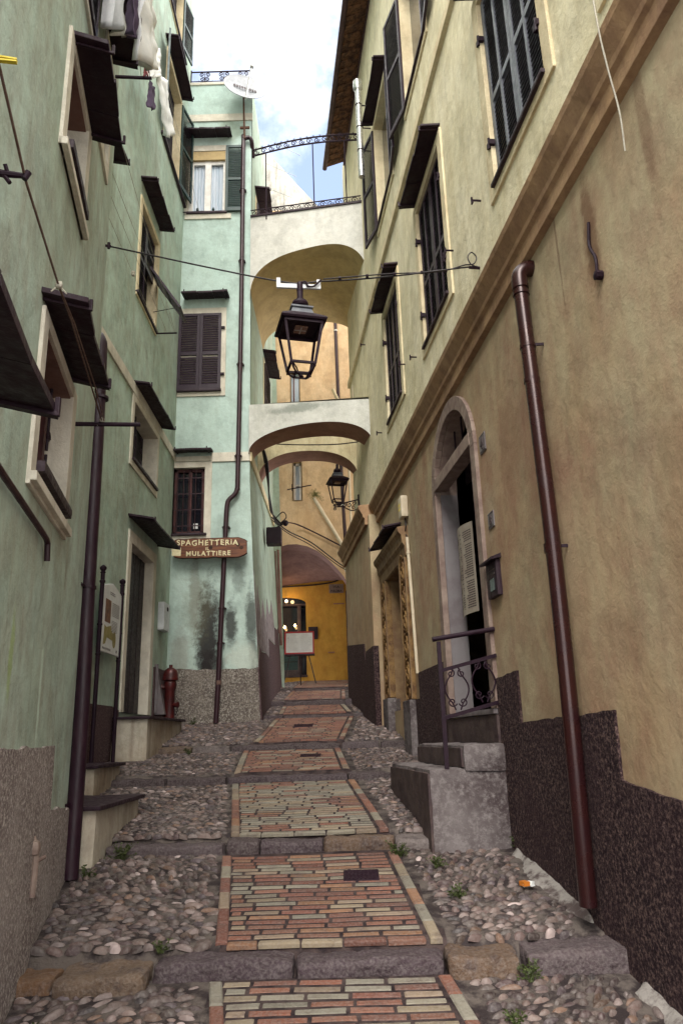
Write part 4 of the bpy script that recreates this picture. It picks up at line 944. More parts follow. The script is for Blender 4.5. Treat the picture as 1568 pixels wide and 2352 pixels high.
m = MB(); m.prism(L2, [(6, -2), (6, .2), (8.6, .46), (9.9, .46), (10.22, .42), (10.22, -2)], -.05, .02); m.prism(L2, [(12.06, -2), (12.06, 1.15), (13.0, 1.15), (13.0, -2)], -.05, .02); m.build('base', 'base_brown', mh)
def l2_win(k, mt='trim', ms=(.1, .1, .1, .1), dep=.16, label=None):
    a0, a1, z0, z1 = HL[k]; w_ = surround(L2, a0, a1, z0, z1, *ms, dep, .022, mt, mh, label=label); backpanel(L2, a0, a1, z0, z1, -dep + .01, w_, 'void'); return w_
wa = l2_win('a', label='shuttered window with its lower flap pushed out, middle of the left wall'); a0, a1, z0, z1 = HL['a']
leaf(L2, a0 + .01, (a0 + a1) / 2, z0 + .02, z1 - .02, -.08, wa); leaf(L2, (a0 + a1) / 2 + .01, a1 - .01, 7.5, z1 - .02, -.08, wa)
FL = Fr(L2((a0 + a1) / 2 + .04, .02, 7.5), L2.u, Vector((0.45, 0, .42)), tuple((L2(0, .52, -.78) - L2(0, 0, 0)).normalized()))
leaf(FL, 0, .5, .0, .92, -.01, wa, name='flap'); m = MB(); m.tube([L2(11.1, -.02, 6.95), L2(11.1, .36, 7.02)], .006, 5); m.build('stay', 'iron', wa)
sill(L2, a0 - .1, a1 + .1, z0 - .02, .05, wa, .05, d0=-.02); canopy(L2, 9.9, 11.25, 8.66, .25, mh, .03)
wb = l2_win('b', 'trim_white', dep=.24, label='small barred window low on the left wall'); sill(L2, 10.18, 11.68, 4.0, .06, wb, .05); canopy(L2, 10.1, 11.9, 5.16, .25, mh, .04)
grille(L2, 10.24, 10.75, 4.0, 4.86, -.10, wb, 5, 4, .02)
m = MB()
for z in (4.15, 4.35, 4.55): m.tube(spiral(L2, 10.9, z, -.05, .05, 1.2, 0, 1), .010, 6)
m.build('scrollwork', 'iron', wb, smooth=True)
wT = l2_win('T', dep=.14, label='high window with both shutters open, left wall'); sill(L2, 10.95, 13.0, 10.60, .06, wT, .05, d0=-.02)
open_leaf(L2, 11.17, 10.66, 12.62, R(14), .55, wT, -1, 'shutter_green'); open_leaf(L2, 12.40, 10.62, 12.62, R(13), .56, wT, 1, 'shutter_green'); canopy(L2, 10.95, 12.5, 12.84, .24, mh, .05)
wT2 = l2_win('T2', dep=.14); open_leaf(L2, 12.2, 13.95, 15.3, R(12), .5, wT2, 1, 'shutter_green'); sill(L2, 11.0, 12.6, 13.92, .06, wT2, .05, d0=-.02)
wk = l2_win('k', dep=.14); leaf(L2, 7.31, 8.29, 6.02, 7.48, -.08, wk); canopy(L2, 7.3, 8.55, 7.72, .24, mh, .05)
dd = surround(L2, HL['door'][0], HL['door'][1], .40, 2.76, .15, .17, .17, 0.0, .16, .025, 'trim_white', mh, 'door', 'plank door in a white plaster surround, left wall')
m = MB(); a0, a1 = HL['door'][:2]
for k in range(9): b0 = a0 + (a1 - a0) * k / 9; m.box(L2, b0, b0 + (a1 - a0) / 9 - .008, -.16, -.12 + .006 * (k % 2), .40, 2.76)
m.build('door_leaf', 'wood_door', dd, bevel=.003); canopy(L2, 10.22, 12.06, 3.12, .36, mh, .07, .03)
m = MB(); m.tube([L2(10.65, -.12, 1.55), L2(10.65, -.07, 1.55), L2(10.72, -.07, 1.55)], .012, 6); m.build('handle', 'iron', dd)
m = MB(); m.rbox(L2, 12.2, 12.62, 0, .11, 1.76, 2.22, .012, .08, 0); bx_ = m.build('meter_box', 'white_metal', None, smooth=True); tag(bx_, 'white metal meter box with round lock on the wall right of the plank door', 'meter box')
m = MB(); m.lathe(L2(12.41, .11, 2.12), [(.035, 0), (.035, .012), (.02, .014)], 14, L2.n); m.build('lock', 'iron', bx_)
m = MB(); m.box(L2, 12.15, 12.17, 0, .06, .45, 1.2); m.hexa([L2(12.18, .0, .42), L2(12.4, .0, .42), L2(12.4, .16, .42), L2(12.18, .18, .42), L2(12.18, 0, 1.15), L2(12.3, 0, 1.15), L2(12.3, .02, 1.15), L2(12.18, .02, 1.15)])
o = m.build('leaning_board', 'stone_lit', None); tag(o, 'pale board leaning on the wall between the plank door and the hydrant', 'board')

# stoops in front of the left wall
def stoop(name, x0, x1, y0, y1, zt, zb, label):
    m = MB(); m.rbox(WORLD, x0, x1 - .05, y0 + .05, y1 - .05, zb, zt - .035, .012, .07, .008, 4, seed=int(abs(zt) * 100)); o = m.build(name, 'stoop', None, smooth=True)
    n_ = MB(); n_.rbox(WORLD, x0, x1, y0, y1, zt - .04, zt, .014, .06, .006, 5, seed=2); n_.build('slab', 'slate_edge', o, smooth=True); tag(o, label, 'doorstep', 'plastered doorsteps along the left wall'); return o
stoop('doorstep', -2.92, -1.90, 6.10, 7.42, -.45, -1.2, 'largest doorstep, dark slab on peeling plaster, next to the thick dark downpipe')
stoop('doorstep', -2.98, -2.54, 8.0, 9.0, -.20, -.8, 'small doorstep behind the largest one, just left of the third street step')
stoop('doorstep', -3.0, -2.50, 9.85, 12.0, .33, -.5, 'doorstep under the plank door, dark slab over a peeling white block')

# facing wing
HF = {'t': (.08, .84, 10.42, 11.98), 'l': (.0, .57, 3.56, 4.84)}
m = MB(); gridwall(m, FC, 0, 1.40, -1, 13.8, list(HF.values()), 0)
RE = [(-1, -1.38), (.2, -1.44), (1.2, -1.50), (3.0, -1.60), (4.6, -1.665), (8, -1.67), (13.8, -1.67)]
m.strip([FC(1.40, 0, z) for z, x in RE], [FC(x + 3.06, 0, z) for z, x in RE])
wl = m.build('wall', 'mint', mh)
Y2 = 17.57; m = MB()
for (za, xa), (zb, xb) in zip(RE, RE[1:]):
    m.quad((xa, 13, za), (xa, Y2, za), (xb, Y2, zb), (xb, 13, zb))
m.quad((-6, Y2, -1), (-1.38, Y2, -1), (-1.67, Y2, 13.8), (-6, Y2, 13.8)); m.quad((-6, 13, -1), (-6, Y2, -1), (-6, Y2, 13.8), (-6, 13, 13.8)); m.quad((-6, 13, 13.8), (-1.67, 13, 13.8), (-1.67, Y2, 13.8), (-6, Y2, 13.8)); m.quad((-6, 13, -1), (0 - 3.06, 13, -1), (-3.06, 13, 13.8), (-6, 13, 13.8))
m.build('wall', 'green_far', mh, label='side wall running into the passage')

m = MB()
bp = [(0, -1), (0, 1.17), (1.575, 1.17), (1.63, -1)]
m.prism(FC, jag([(0, -1), (0, 1.19), (.8, 1.16), (1.552, 1.17), (1.60, .3), (1.62, -1)], .014), -.05, .016); m.build('base', 'base_pale', mh)
GX = lambda z: next(xa + (xb - xa) * (z - za) / (zb - za) for (za, xa), (zb, xb) in zip(RE, RE[1:]) if za <= z <= zb)
def side_poly(m, pts, d):      # patch lying on the passage side wall, (y, z)
    A = [Vector((GX(z) + d, y, z)) for y, z in pts]; b = len(m.v); m.v += A; m.face(tuple(range(b, b + len(A))))
def side_patch(pts, mat, d=.012, name='base'):
    m = MB(); side_poly(m, pts, d)
    for p, q in zip(pts, pts[1:] + pts[:1]): m.quad(Vector((GX(p[1]) + d, *p)), Vector((GX(q[1]) + d, *q)), Vector((GX(q[1]) - .03, *q)), Vector((GX(p[1]) - .03, *p)))
    return m.build(name, mat, mh)
side_patch([(12.99, 1.17), (12.99, .2), (13.0, -.5), (17.6, -.5), (17.6, 2.5), (17.2, 2.38), (16.6, 2.36), (16.5, 1.95), (15.1, 1.92), (15.0, 1.52), (14.4, 1.56), (13.6, 1.5), (13.3, 1.55)], 'base_brown', .014)
side_patch([(13.02, 1.5), (13.3, 1.6), (13.6, 1.52), (14.4, 1.58), (15.0, 1.54), (15.1, 1.94), (16.5, 1.98), (16.6, 2.40), (16.2, 2.9), (15.6, 2.45), (15.2, 2.75), (14.7, 2.2), (14.3, 2.6), (13.9, 2.1), (13.5, 2.7), (13.2, 2.2), (13.05, 2.9)], 'bare_render', .006, 'bare_patch')
m = MB(); m.box(FC, 0.69, 1.40, -.02, .028, 4.94, 5.12)
m.box(FC, 0.0, .70, -.02, .026, 4.96, 5.06); m.build('string_course', 'trim_white', mh, bevel=.004)
m = MB(); ys_ = [13 + .5 * i for i in range(10)]
for ya, yb in zip(ys_, ys_[1:]): m.hexa([(-1.70, ya, 4.94), (-1.63, ya, 4.94), (-1.63, yb, 4.94), (-1.70, yb, 4.94), (-1.70, ya, 5.12), (-1.63, ya, 5.12), (-1.63, yb, 5.12), (-1.70, yb, 5.12)])
m.build('string_course', 'trim', mh)
m = MB(); m.box(FC, .02, 1.41, -.02, .03, 12.75, 12.93); m.build('string_course', 'trim_white', mh, bevel=.004); m = MB(); m.box(FC, .0, 1.42, -.3, .03, 13.74, 13.805); m.build('string_course', 'trim_white', mh, bevel=.004)
# facing windows
a0, a1, z0, z1 = HF['t']
wt = surround(FC, a0, a1, z0, z1, .07, .03, .14, .02, .14, .015, 'trim_white', mh, label='white casement window with curtains at the top of the facing wall')
m = MB(); m.box(FC, a0, a1, -.14, .0, z1 - .22, z1 - .005); m.build('lintel', 'soffit', wt)
sill(FC, a0 - .02, a1 + .06, z0 + .01, .07, wt, .05, d0=-.1); m = MB(); m.box(FC, a0 - .05, a1 + .14, -.02, .03, z0 - .15, z0 - .04); m.build('apron', 'trim_white', wt)
m = MB()
for (b0, b1) in ((a0, a0 + .09), (a0 + .33, a0 + .46), (a1 - .05, a1)): m.box(FC, b0, b1, -.10, -.05, z0, z1 - .22)
for (b0, b1) in ((a0 + .09, a0 + .33), (a0 + .46, a1 - .05)): m.box(FC, b0, b1, -.10, -.055, z0 + .01, z0 + .06); m.box(FC, b0, b1, -.10, -.055, z1 - .30, z1 - .22)
m.build('frame', 'white', wt, bevel=.004)
m = MB(); A, B = [], []
for k in range(60): t = k / 59; A.append(FC(a0 + .05 + t * .65, -.125 + .010 * math.sin(k * 1.1), z0 + .02)); B.append(FC(a0 + .05 + t * .65, -.125 + .005 * math.sin(k * 1.1), z1 - .24))
m.strip(A, B); m.build('curtain', 'curtain', wt, smooth=True, fix=False); backpanel(FC, a0, a1, z0, z1 - .22, -.136, wt, 'void')
leaf(FC, a1 + .02, a1 + .42, z0 + .0, z1 + .08, .035, wt, 'shutter_green', 'shutter_green', rails=(.48,)); canopy(FC, .0, .98, 12.33, .30, mh, .04, .04)
m = MB()
for x in (.27, .60): m.lathe(FC(x, -.045, z0 + .12), [(.0, -.03), (.028, -.01), (.028, .02), (.012, .05)], 8)
m.build('ornament', 'shutter_green', wt, smooth=True)
wm = MB(); wm.box(FC, .0, .92, -.02, .026, 6.28, 8.18); wmm = wm.build('window', 'trim_white', mh, label='pair of closed louvred shutters in the middle of the facing wall')
leaf(FC, -.0, .415, 6.42, 8.04, .03, wmm, 'shutter', 'shutter', rails=(.46,), slat=.05); leaf(FC, .42, .83, 6.42, 8.04, .03, wmm, 'shutter', 'shutter', rails=(.46,), slat=.05)
m = MB(); m.rbox(FC, .0, .85, .02, .09, 6.36, 6.41, .01, .1, .004); m.build('sill', 'slate_edge', wmm)
for z in (6.7, 7.7): m = MB(); m.box(FC, .82, .90, .03, .07, z, z + .04); m.build('hinge', 'iron', wmm)
canopy(FC, .08, .98, 8.40, .32, mh, .05, .04)
a0, a1, z0, z1 = HF['l']
wl_ = surround(FC, a0, a1, z0, z1, .0, .13, .11, .30, .14, .02, 'trim_white', mh, label='brown barred window above the wooden sign')
m = MB(); m.box(FC, a0, a0 + .06, -.12, -.07, z0, z1); m.box(FC, a1 - .06, a1, -.12, -.07, z0, z1); m.box(FC, a0 + .26, a0 + .32, -.12, -.07, z0, z1); m.box(FC, a0, a1, -.12, -.07, z1 - .06, z1); m.box(FC, a0, a1, -.12, -.07, z0, z0 + .08); m.build('frame', 'brown_frame', wl_, bevel=.003)
backpanel(FC, a0, a1, z0, z1, -.125, wl_); grille(FC, a0 + .01, a1, z0 + .02, z1 - .04, -.02, wl_, 5, 4, mat='iron_brown'); sill(FC, a0 - .02, a1 + .06, z0 + .02, .07, wl_, .045, d0=-.06)
m = MB(); m.box(FC, .36, .44, -.118, -.112, 3.70, 3.80); m.build('sticker', 'paper', wl_); canopy(FC, 0, .72, 5.14, .26, mh, .04, .035)

# roof terrace railing on the wing
tr = thing('terrace_railing', (-2.35, 13.05, 13.86), 'black scrolled iron railing along the roof terrace of the mint house', 'railing')
m = MB(); m.tube([FC(.06, .015, 14.10), FC(1.36, .015, 14.10)], .016, 6); m.tube([FC(.06, .015, 13.84), FC(1.36, .015, 13.84)], .010, 6); m.build('rail', 'iron', tr)
for k in range(3):
    m = MB(); c = .36 + k * .42
    for fx in (-1, 1):
        for fz in (0, 1): m.tube(spiral(FC, c + fx * .06, 13.91 + fz * .12, .015, .055, 1.3, R(90 + 180 * fz), fx), .010, 5)
    m.tube([FC(c, .015, 13.84), FC(c, .015, 14.10)], .009, 5); m.build('scroll', 'iron', tr)
for a in (.06, 1.36): m = MB(); m.tube([FC(a, .015, 13.78), FC(a, .015, 14.14)], .016, 6); m.build('post', 'iron', tr)
pot = MB(); pot.lathe((-2.78, 13.25, 13.86), [(.07, 0), (.12, .08), (.10, .16)], 12); pt_ = pot.build('terrace_plant', 'iron', None, smooth=True, label=None); tag(pt_, 'rounded dark planter with thin shoots on the roof terrace', 'planter')
m = MB(); random.seed(5)
for k in range(14): x = -2.78 + random.uniform(-.05, .25); m.tube([(x, 13.22, 13.9), (x + random.uniform(-.06, .06), 13.22, 14.0), (x + random.uniform(-.12, .12), 13.2, 14.02 + random.uniform(0, .1))], .004, 4)
m.build('shoots', 'leaf', pt_)

# central downpipe
P = [(-1.66, 13.15, 11.9), (-1.66, 12.93, 12.15), (-1.74, 12.91, 12.22), (-1.82, 12.9, 12.15), (-1.83, 12.9, 11.9), (-1.84, 12.9, 8), (-1.87, 12.9, 4.7), (-1.88, 12.9, 4.38), (-1.93, 12.9, 4.26), (-2.02, 12.9, 4.17), (-2.06, 12.9, 4.04), (-2.08, 12.9, 3.5), (-2.11, 12.9, 2.6), (-2.16, 12.9, 1.0), (-2.19, 12.9, .28)]
root = thing('drainpipe', P[-1], 'long brown downpipe with a dog-leg on the facing mint wall, behind the wooden sign', 'drainpipe')
m = MB(); m.tube(interp(P, 5), .043, 16); m.build('pipe', 'iron_brown', root, smooth=True)
for z, x in ((10.9, -1.835), (9.2, -1.84), (6.9, -1.85), (5.02, -1.87), (3.66, -2.075), (2.2, -2.12), (1.6, -2.14)):
    m = MB(); m.tube([(x, 12.9, z - .012), (x, 12.9, z + .012)], .051, 14); m.box(WORLD, x - .07, x + .07, 12.9, 13.0, z - .008, z + .008); m.build('bracket', 'iron_brown', root)
m = MB(); m.tube([(-2.155, 12.9, .90), (-2.155, 12.9, .97)], .048, 14); m.build('band', 'cord', root, smooth=True)

# wooden restaurant sign
sg = MB(); n = 26; top, bot = [], []; random.seed(2)
SFr = Fr((-2.335, 12.80, 3.245), (1, 0, -.012), (0, -1, 0))
for i in range(n + 1):
    t = i / n; a = -.655 + 1.31 * t; e = min(1, (t / .06) ** .5 if t < .06 else 1, ((1 - t) / .12) ** .7 if t > .88 else 1)
    h = .165 * (.55 + .45 * e) if t > .0 else .09
    top.append((a, h + .014 * noise.noise(Vector((t * 9, 1, 0))) + .02 * t)); bot.append((a, -h + .018 * noise.noise(Vector((t * 8, 5, 0)))))
sg.prism(SFr, top + bot[::-1], -.02, .025); so = sg.build('wooden_sign', ['sign_wood'], None); tag(so, 'long reddish wooden plank sign with cream painted restaurant lettering on the facing wall', 'sign')
m = MB()
for L_ in (top, bot): m.tube([SFr(a, .002, z) for a, z in L_], .016, 6)
m.build('bark_edge', 'sign_edge', so, smooth=True)
m = MB(); m.rbox(SFr, -.66, -.50, .018, .03, -.13, .02, .005, .03, .006, 20); m.build('bare_end', 'letter', so)
for (cx_, cz_) in ((.02, .01), (.50, .05), (.56, .0)): m = MB(); m.lathe(SFr(cx_, .025, cz_), [(.035, 0), (.02, .002)], 10, SFr.n); m.build('knot', 'sign_edge', so)
text_mb('SPAGHETTERiA', SFr, -.04, .055, .030, .135, 'letter', so, th=.003, spacing=1.22, wob=.008, bold=.003)
text_mb('iL', SFr, -.04, -.035, .030, .075, 'letter', so, th=.003, spacing=1.15, bold=.002)
text_mb('MULATTiERE', SFr, -.02, -.135, .030, .115, 'letter', so, th=.003, spacing=1.25, wob=.006, bold=.003)
for a in (-.25, .35): m = MB(); m.bar(SFr(a, -.02, .05), SFr(a, -.21, .05), .02, .02); m.build('bracket', 'iron', so)

# hydrant
hx, hy = -2.86, 12.42; hz = zg(hy) - .02
hd = thing('fire_hydrant', (hx, hy, hz), 'dark red cast-iron fire hydrant in the corner of the facing wall', 'fire hydrant')
m = MB(); m.lathe((hx, hy, hz), [(.13, 0), (.13, .05), (.10, .07), (.088, .12), (.082, .60), (.10, .64), (.105, .70), (.10, .74), (.085, .76)], 18); m.build('barrel', 'red', hd, smooth=True)
m = MB(); m.lathe((hx, hy, hz), [(.085, .76), (.125, .77), (.128, .80), (.12, .82), (.12, .86), (.10, .93), (.05, .97), (.03, .975), (.03, 1.02), (.012, 1.02)], 18); m.build('cap', 'red', hd, smooth=True)
for sx, dz in ((1, .38), (-1, .66)):
    m = MB(); m.lathe((hx + sx * .07, hy - .02, hz + dz), [(.035, 0), (.035, .05), (.048, .055), (.048, .085), (.02, .09)], 12, (sx, -.35, 0)); m.build('outlet', 'red', hd, smooth=True)
m = MB(); m.tube(interp([(hx + .12, hy - .06, hz + .42), (hx + .15, hy - .08, hz + .3), (hx + .11, hy - .07, hz + .22), (hx + .09, hy - .05, hz + .34)], 5), .006, 5); m.build('chain', 'iron', hd)

# tourist information sign
isg = thing('information_sign', (-2.93, 9.25, -.22), 'tourist information board with map and photo between two dark posts with ball finials', 'information sign')
p0, p1 = Vector((-3.0 + .06, 8.86, -.26)), Vector((-2.92, 9.76, -.22))
IF = Fr(p0, (p1 - p0).normalized(), Vector((0.995, -.09, 0)))
IF = Fr((-2.93, 8.80, 0), (-.005, 1, 0), (1, .005, 0))
IF = Fr((-2.90, 8.86, 0), (-.01, 1, 0), (1, .01, 0))
for a in (0, .84):
    m = MB(); m.tube([IF(a, 0, -.32 if a == 0 else -.28), IF(a, 0, 2.0)], .026, 12); m.lathe(IF(a, 0, 1.86), [(.026, 0), (.034, .005), (.034, .03), (.026, .035)], 12); m.lathe(IF(a, 0, 1.98), [(.026, 0), (.034, .01), (.022, .025), (.040, .05), (.040, .075), (.012, .10)], 12)
    for z in (1.35, 1.0): m.lathe(IF(a, 0, z), [(.026, 0), (.032, .005), (.032, .02), (.026, .025)], 12)
    m.build('post', 'iron', isg, smooth=True)
pn = [(.05, 1.06), (.79, 1.06), (.79, 1.80)] + [(.42 + .37 * math.cos(t), 1.80 + (.03 + .09 * (1 - abs(math.cos(t))) ** .7) if True else 0) for t in [math.pi * i / 14 for i in range(1, 14)]] + [(.05, 1.80)]
m = MB(); m.prism(IF, pn, -.012, .012); bd = m.build('board', 'paper', isg, bevel=.004)
m = MB(); m.tube([IF(a, .0, z) for a, z in pn], .012, 6, closed=True); m.build('frame', 'white_metal', isg)
m = MB(); m.box(IF, .14, .36, .012, .015, 1.42, 1.70); m.build('photo', 'photo_brown', bd)
m = MB(); m.prism(IF, [(.12, 1.14), (.20, 1.16), (.26, 1.24), (.52, 1.22), (.55, 1.30), (.42, 1.34), (.40, 1.40), (.22, 1.36), (.14, 1.38)], .012, .014); m.prism(IF, [(.56 + .07 * math.cos(t), 1.24 + .10 * math.sin(t)) for t in [2 * math.pi * i / 14 for i in range(14)]], .012, .014); m.build('map', 'map_olive', bd)
m = MB(); random.seed(8)
for r_ in range(8): lines_text(m, IF, .42, .72, 1.68 - r_ * .022, .007, .013)
for r_ in range(8): lines_text(m, IF, .42, .66, 1.46 - r_ * .018, .006, .013)
for r_ in range(2): lines_text(m, IF, .30, .52, 1.80 - r_ * .022, .008, .013)
for k in range(7): m.box(IF, .10 + k * .05, .125 + k * .05, .013, .0145, 1.09, 1.115)
m.box(IF, .66, .70, .013, .0145, 1.09, 1.125); m.build('print', 'ink', bd)

# laundry
def cloth(fr, pts, d, mat, label, cat, amp=.03, seed=0, group='laundry hung out high along the left walls'):
    """hanging cloth, 4 corners TL TR BR BL given as (a,z), folded"""
    m = MB(); N = 16; random.seed(seed); ph = random.uniform(0, 6); idx = []
    for i in range(N + 1):
        row = []
        for j in range(N + 1):
            u, v = i / N, j / N
            a = (pts[0][0] * (1 - u) + pts[1][0] * u) * (1 - v) + (pts[3][0] * (1 - u) + pts[2][0] * u) * v
            z = (pts[0][1] * (1 - u) + pts[1][1] * u) * (1 - v) + (pts[3][1] * (1 - u) + pts[2][1] * u) * v
            z += (.03 + .05 * v) * noise.noise(Vector((u * 4, seed, v)))
            row.append(len(m.v)); m.v.append(fr(a + .03 * noise.noise(Vector((u * 3, v * 3, seed + 5))), d + amp * (.4 + v) * math.sin(u * 13 + ph + 2 * v) + amp * noise.noise(Vector((u * 5, v * 5, seed))), z))
        idx.append(row)
    for i in range(N):
        for j in range(N): m.face((idx[i][j], idx[i + 1][j], idx[i + 1][j + 1], idx[i][j + 1]))
    o = m.build('laundry', mat, None, smooth=True, fix=False); s_ = o.modifiers.new('thick', 'SOLIDIFY'); s_.thickness = .006
    return tag(o, label, cat, group)
cloth(L1, [(-1.75, 6.3), (-1.25, 6.6), (-.80, 6.05), (-1.52, 5.35)], .12, 'white_cloth', 'crumpled white cloth hanging leftmost at the top by the upper window', 'cloth', .05, 1)
cloth(L1, [(-1.95, 5.5), (-1.72, 5.65), (-1.60, 5.15), (-1.98, 4.78)], .33, 'dark_cloth', 'dark purple garment hanging among the white laundry', 'garment', .03, 2)
cloth(L1, [(-2.0, 5.95), (-1.1, 6.1), (-.76, 5.75), (-1.62, 4.95)], .38, 'white_cloth', 'large white cloth hanging beside the dark purple garment', 'cloth', .05, 3)
cloth(L2, [(8.62, 9.95), (9.29, 10.57), (9.43, 10.18), (8.74, 9.43)], .35, 'white_cloth', 'small white cloth hanging lower, just past the laundry pole', 'cloth', .04, 4)
cloth(L2, [(8.90, 9.55), (9.16, 9.66), (9.20, 9.30), (8.90, 9.04)], .35, 'dark_cloth', 'small black garment between the white cloths', 'garment', .03, 5)
cloth(L2, [(9.35, 10.15), (9.91, 10.61), (10.38, 9.95), (9.92, 9.45)], .35, 'white_cloth', 'long pale towel hanging lowest, above the slate canopy of the flap window', 'towel', .05, 6)
lp = thing('laundry_pole', tuple(L1(-.25, .0, 6.18)), 'dark iron pole sticking out of the corner with red pegs hanging at its tip', 'laundry pole')
m = MB(); m.tube([L1(-.25, -.02, 6.17), L1(-.25, .34, 6.21)], .016, 8); m.build('pole', 'iron', lp, smooth=True)
m = MB(); random.seed(4)
for k in range(9): c = L1(-.26 + random.uniform(-.03, .03), .29 + random.uniform(-.02, .02), 6.23 + k * .022); m.bar(c, c + Vector((random.uniform(-.02, .02), random.uniform(-.02, .02), -.05)), .014, .01)
m.build('pegs', 'red_cloth', lp)
m = MB()
for d in (.24, .32): m.tube([L1(-.25, d, 6.22), L1(-1.2, d, 6.2), L1(-3.0, d, 6.22)], .0035, 5)
m.build('line', 'cord_pale', lp)
# clotheslines of the flap window
cl = thing('clothesline', tuple(L2(11.2, .0, 6.62)), 'thin pale clotheslines slanting from a little bar below the flap window of the left wall', 'clothesline')
m = MB(); m.tube([L2(11.2, -.02, 6.60), L2(11.2, .37, 6.60)], .014, 6); m.build('bar', 'iron', cl)
m = MB()
for d in (.06, .2, .33): m.tube([L2(11.2, d, 6.62), L2(9.6, d, 6.66), L2(8.2, d, 6.70), L2(6.2, d, 6.78)], .003, 4)
m.tube([L2(11.2, .34, 6.62), L2(8.0, .33, 7.4), L2(6.2, .3, 7.8)], .003, 4)
m.build('line', 'cord_pale', cl)
m = MB(); m.rbox(L2, 9.55, 9.62, .03, .09, 6.62, 6.70, .02, .03, .01, 30); m.build('knot', 'cord_pale', cl)
cl2 = thing('clothesline', tuple(L2(12.9, .0, 10.45)), 'clothesline on a little bar under the high open-shuttered window', 'clothesline')
m = MB(); m.tube([L2(12.95, -.02, 10.42), L2(12.95, .36, 10.42)], .012, 6); m.build('bar', 'iron', cl2)
m = MB(); m.tube([L2(12.95, .33, 10.44), L2(10.8, .33, 10.5), L2(8.6, .33, 10.55)], .003, 4); m.tube([L2(12.95, .25, 10.44), L2(8.6, .25, 10.55)], .003, 4); m.build('line', 'cord_pale', cl2)

# ================================================================ BRIDGES AND ARCHES
def bridge(name, xl, xr, yl, yr, depth_l, depth_r, ztop_l, ztop_r, zs_l, zs_r, zc, e, mat_face, mat_soffit, label, leg_l=0, leg_r=0, topmat=None):
    b = thing(name, ((xl + xr) / 2, (yl + yr) / 2, zc), label, 'arch'); N = 40
    arc = []
    for i in range(N + 1):
        t = math.pi * (1 - i / N); c, s_ = math.cos(t), math.sin(t)
        X = (1 if c > 0 else -1) * abs(c) ** (2 / e); Z = abs(s_) ** (2 / e); u = (X + 1) / 2; arc.append((u, (zs_l + (zs_r - zs_l) * u) + (zc - (zs_l + (zs_r - zs_l) * u)) * Z))
    if leg_l: arc = [(0, leg_l)] + arc
    if leg_r: arc = arc + [(1, leg_r)]
    def P(u, z, back): y = yl + (yr - yl) * u + (depth_l + (depth_r - depth_l) * u if back else 0); return Vector((xl + (xr - xl) * u, y, z))
    f = MB(); T = lambda u: ztop_l + (ztop_r - ztop_l) * u; wl_, wr_ = .25, .25
    for bk in (False, True):
        f.strip([P(u, z, bk) for u, z in arc], [P(u, T(u), bk) for u, z in arc])
        for u0, u1 in ((1, 1 + wr_),):   # ends let into the houses
            zb = min(zs_l, zs_r) - .05; uu = u0 if u0 < 0 else u1
            f.quad(P(u0, (arc[0] if u0 < 0 else arc[-1])[1], bk), P(u1, (arc[0] if u0 < 0 else arc[-1])[1], bk), P(u1, T(u1), bk), P(u0, T(u0), bk))
    f.quad(P(0, T(0), False), P(1 + wr_, T(1), False), P(1 + wr_, T(1), True), P(0, T(0), True))
    f.build('wall', mat_face, b, fix=False)
    s_ = MB(); s_.strip([P(u, z, False) for u, z in arc], [P(u, z, True) for u, z in arc]); s_.build('soffit', mat_soffit, b, smooth=True, fix=False); return b, P
b1, P1 = bridge('arch_bridge', -1.675, .66, 12.95, 12.2, 2.4, 3.1, 10.26, 9.93, 8.35, 7.95, 9.20, 2.7, 'bridge', 'soffit', 'upper white bridge between the houses with a deep tan vault, iron railing on top')
m = MB(); m.hexa([P1(0, 10.24, False) + Vector((0, -.03, 0)), P1(1, 9.92, False) + Vector((0, -.03, 0)), P1(1, 9.92, False) + Vector((0, .15, 0)), P1(0, 10.24, False) + Vector((0, .15, 0)),
    P1(0, 10.28, False) + Vector((0, -.03, 0)), P1(1, 9.96, False) + Vector((0, -.03, 0)), P1(1, 9.96, False) + Vector((0, .15, 0)), P1(0, 10.28, False) + Vector((0, .15, 0))]); m.build('coping', 'slate_edge', b1)
b2, P2_ = bridge('arch', -1.675, .60, 12.9, 12.35, .6, .75, 6.03, 5.82, 5.05, 4.93, 5.50, 2.2, 'bridge_low', 'soffit_red', 'thin white arch spanning the alley at the middle, grey stain along its top')
b3, P3_ = bridge('arch', -1.66, .36, 14.2, 14.2, .6, .6, 6.3, 6.3, 4.95, 4.95, 5.58, 2.3, 'arch_back', 'soffit_red', 'yellowish arch right behind the lower white arch, a wire hung across it', 0, 3.9)
m = MB(); m.box(WORLD, .345, .62, 14.2, 14.8, 2.2, 4.95); m.build('pier', 'arch_back', b3)
m = MB(); m.tube(interp([(-1.6, 13.9, 5.66), (-.9, 13.9, 5.60), (-.1, 13.9, 5.58), (.38, 13.9, 5.62)], 5), .012, 6); o = m.build('wire', 'cable', None, smooth=True); tag(o, 'black wire strung level between the two lower arches', 'wire')

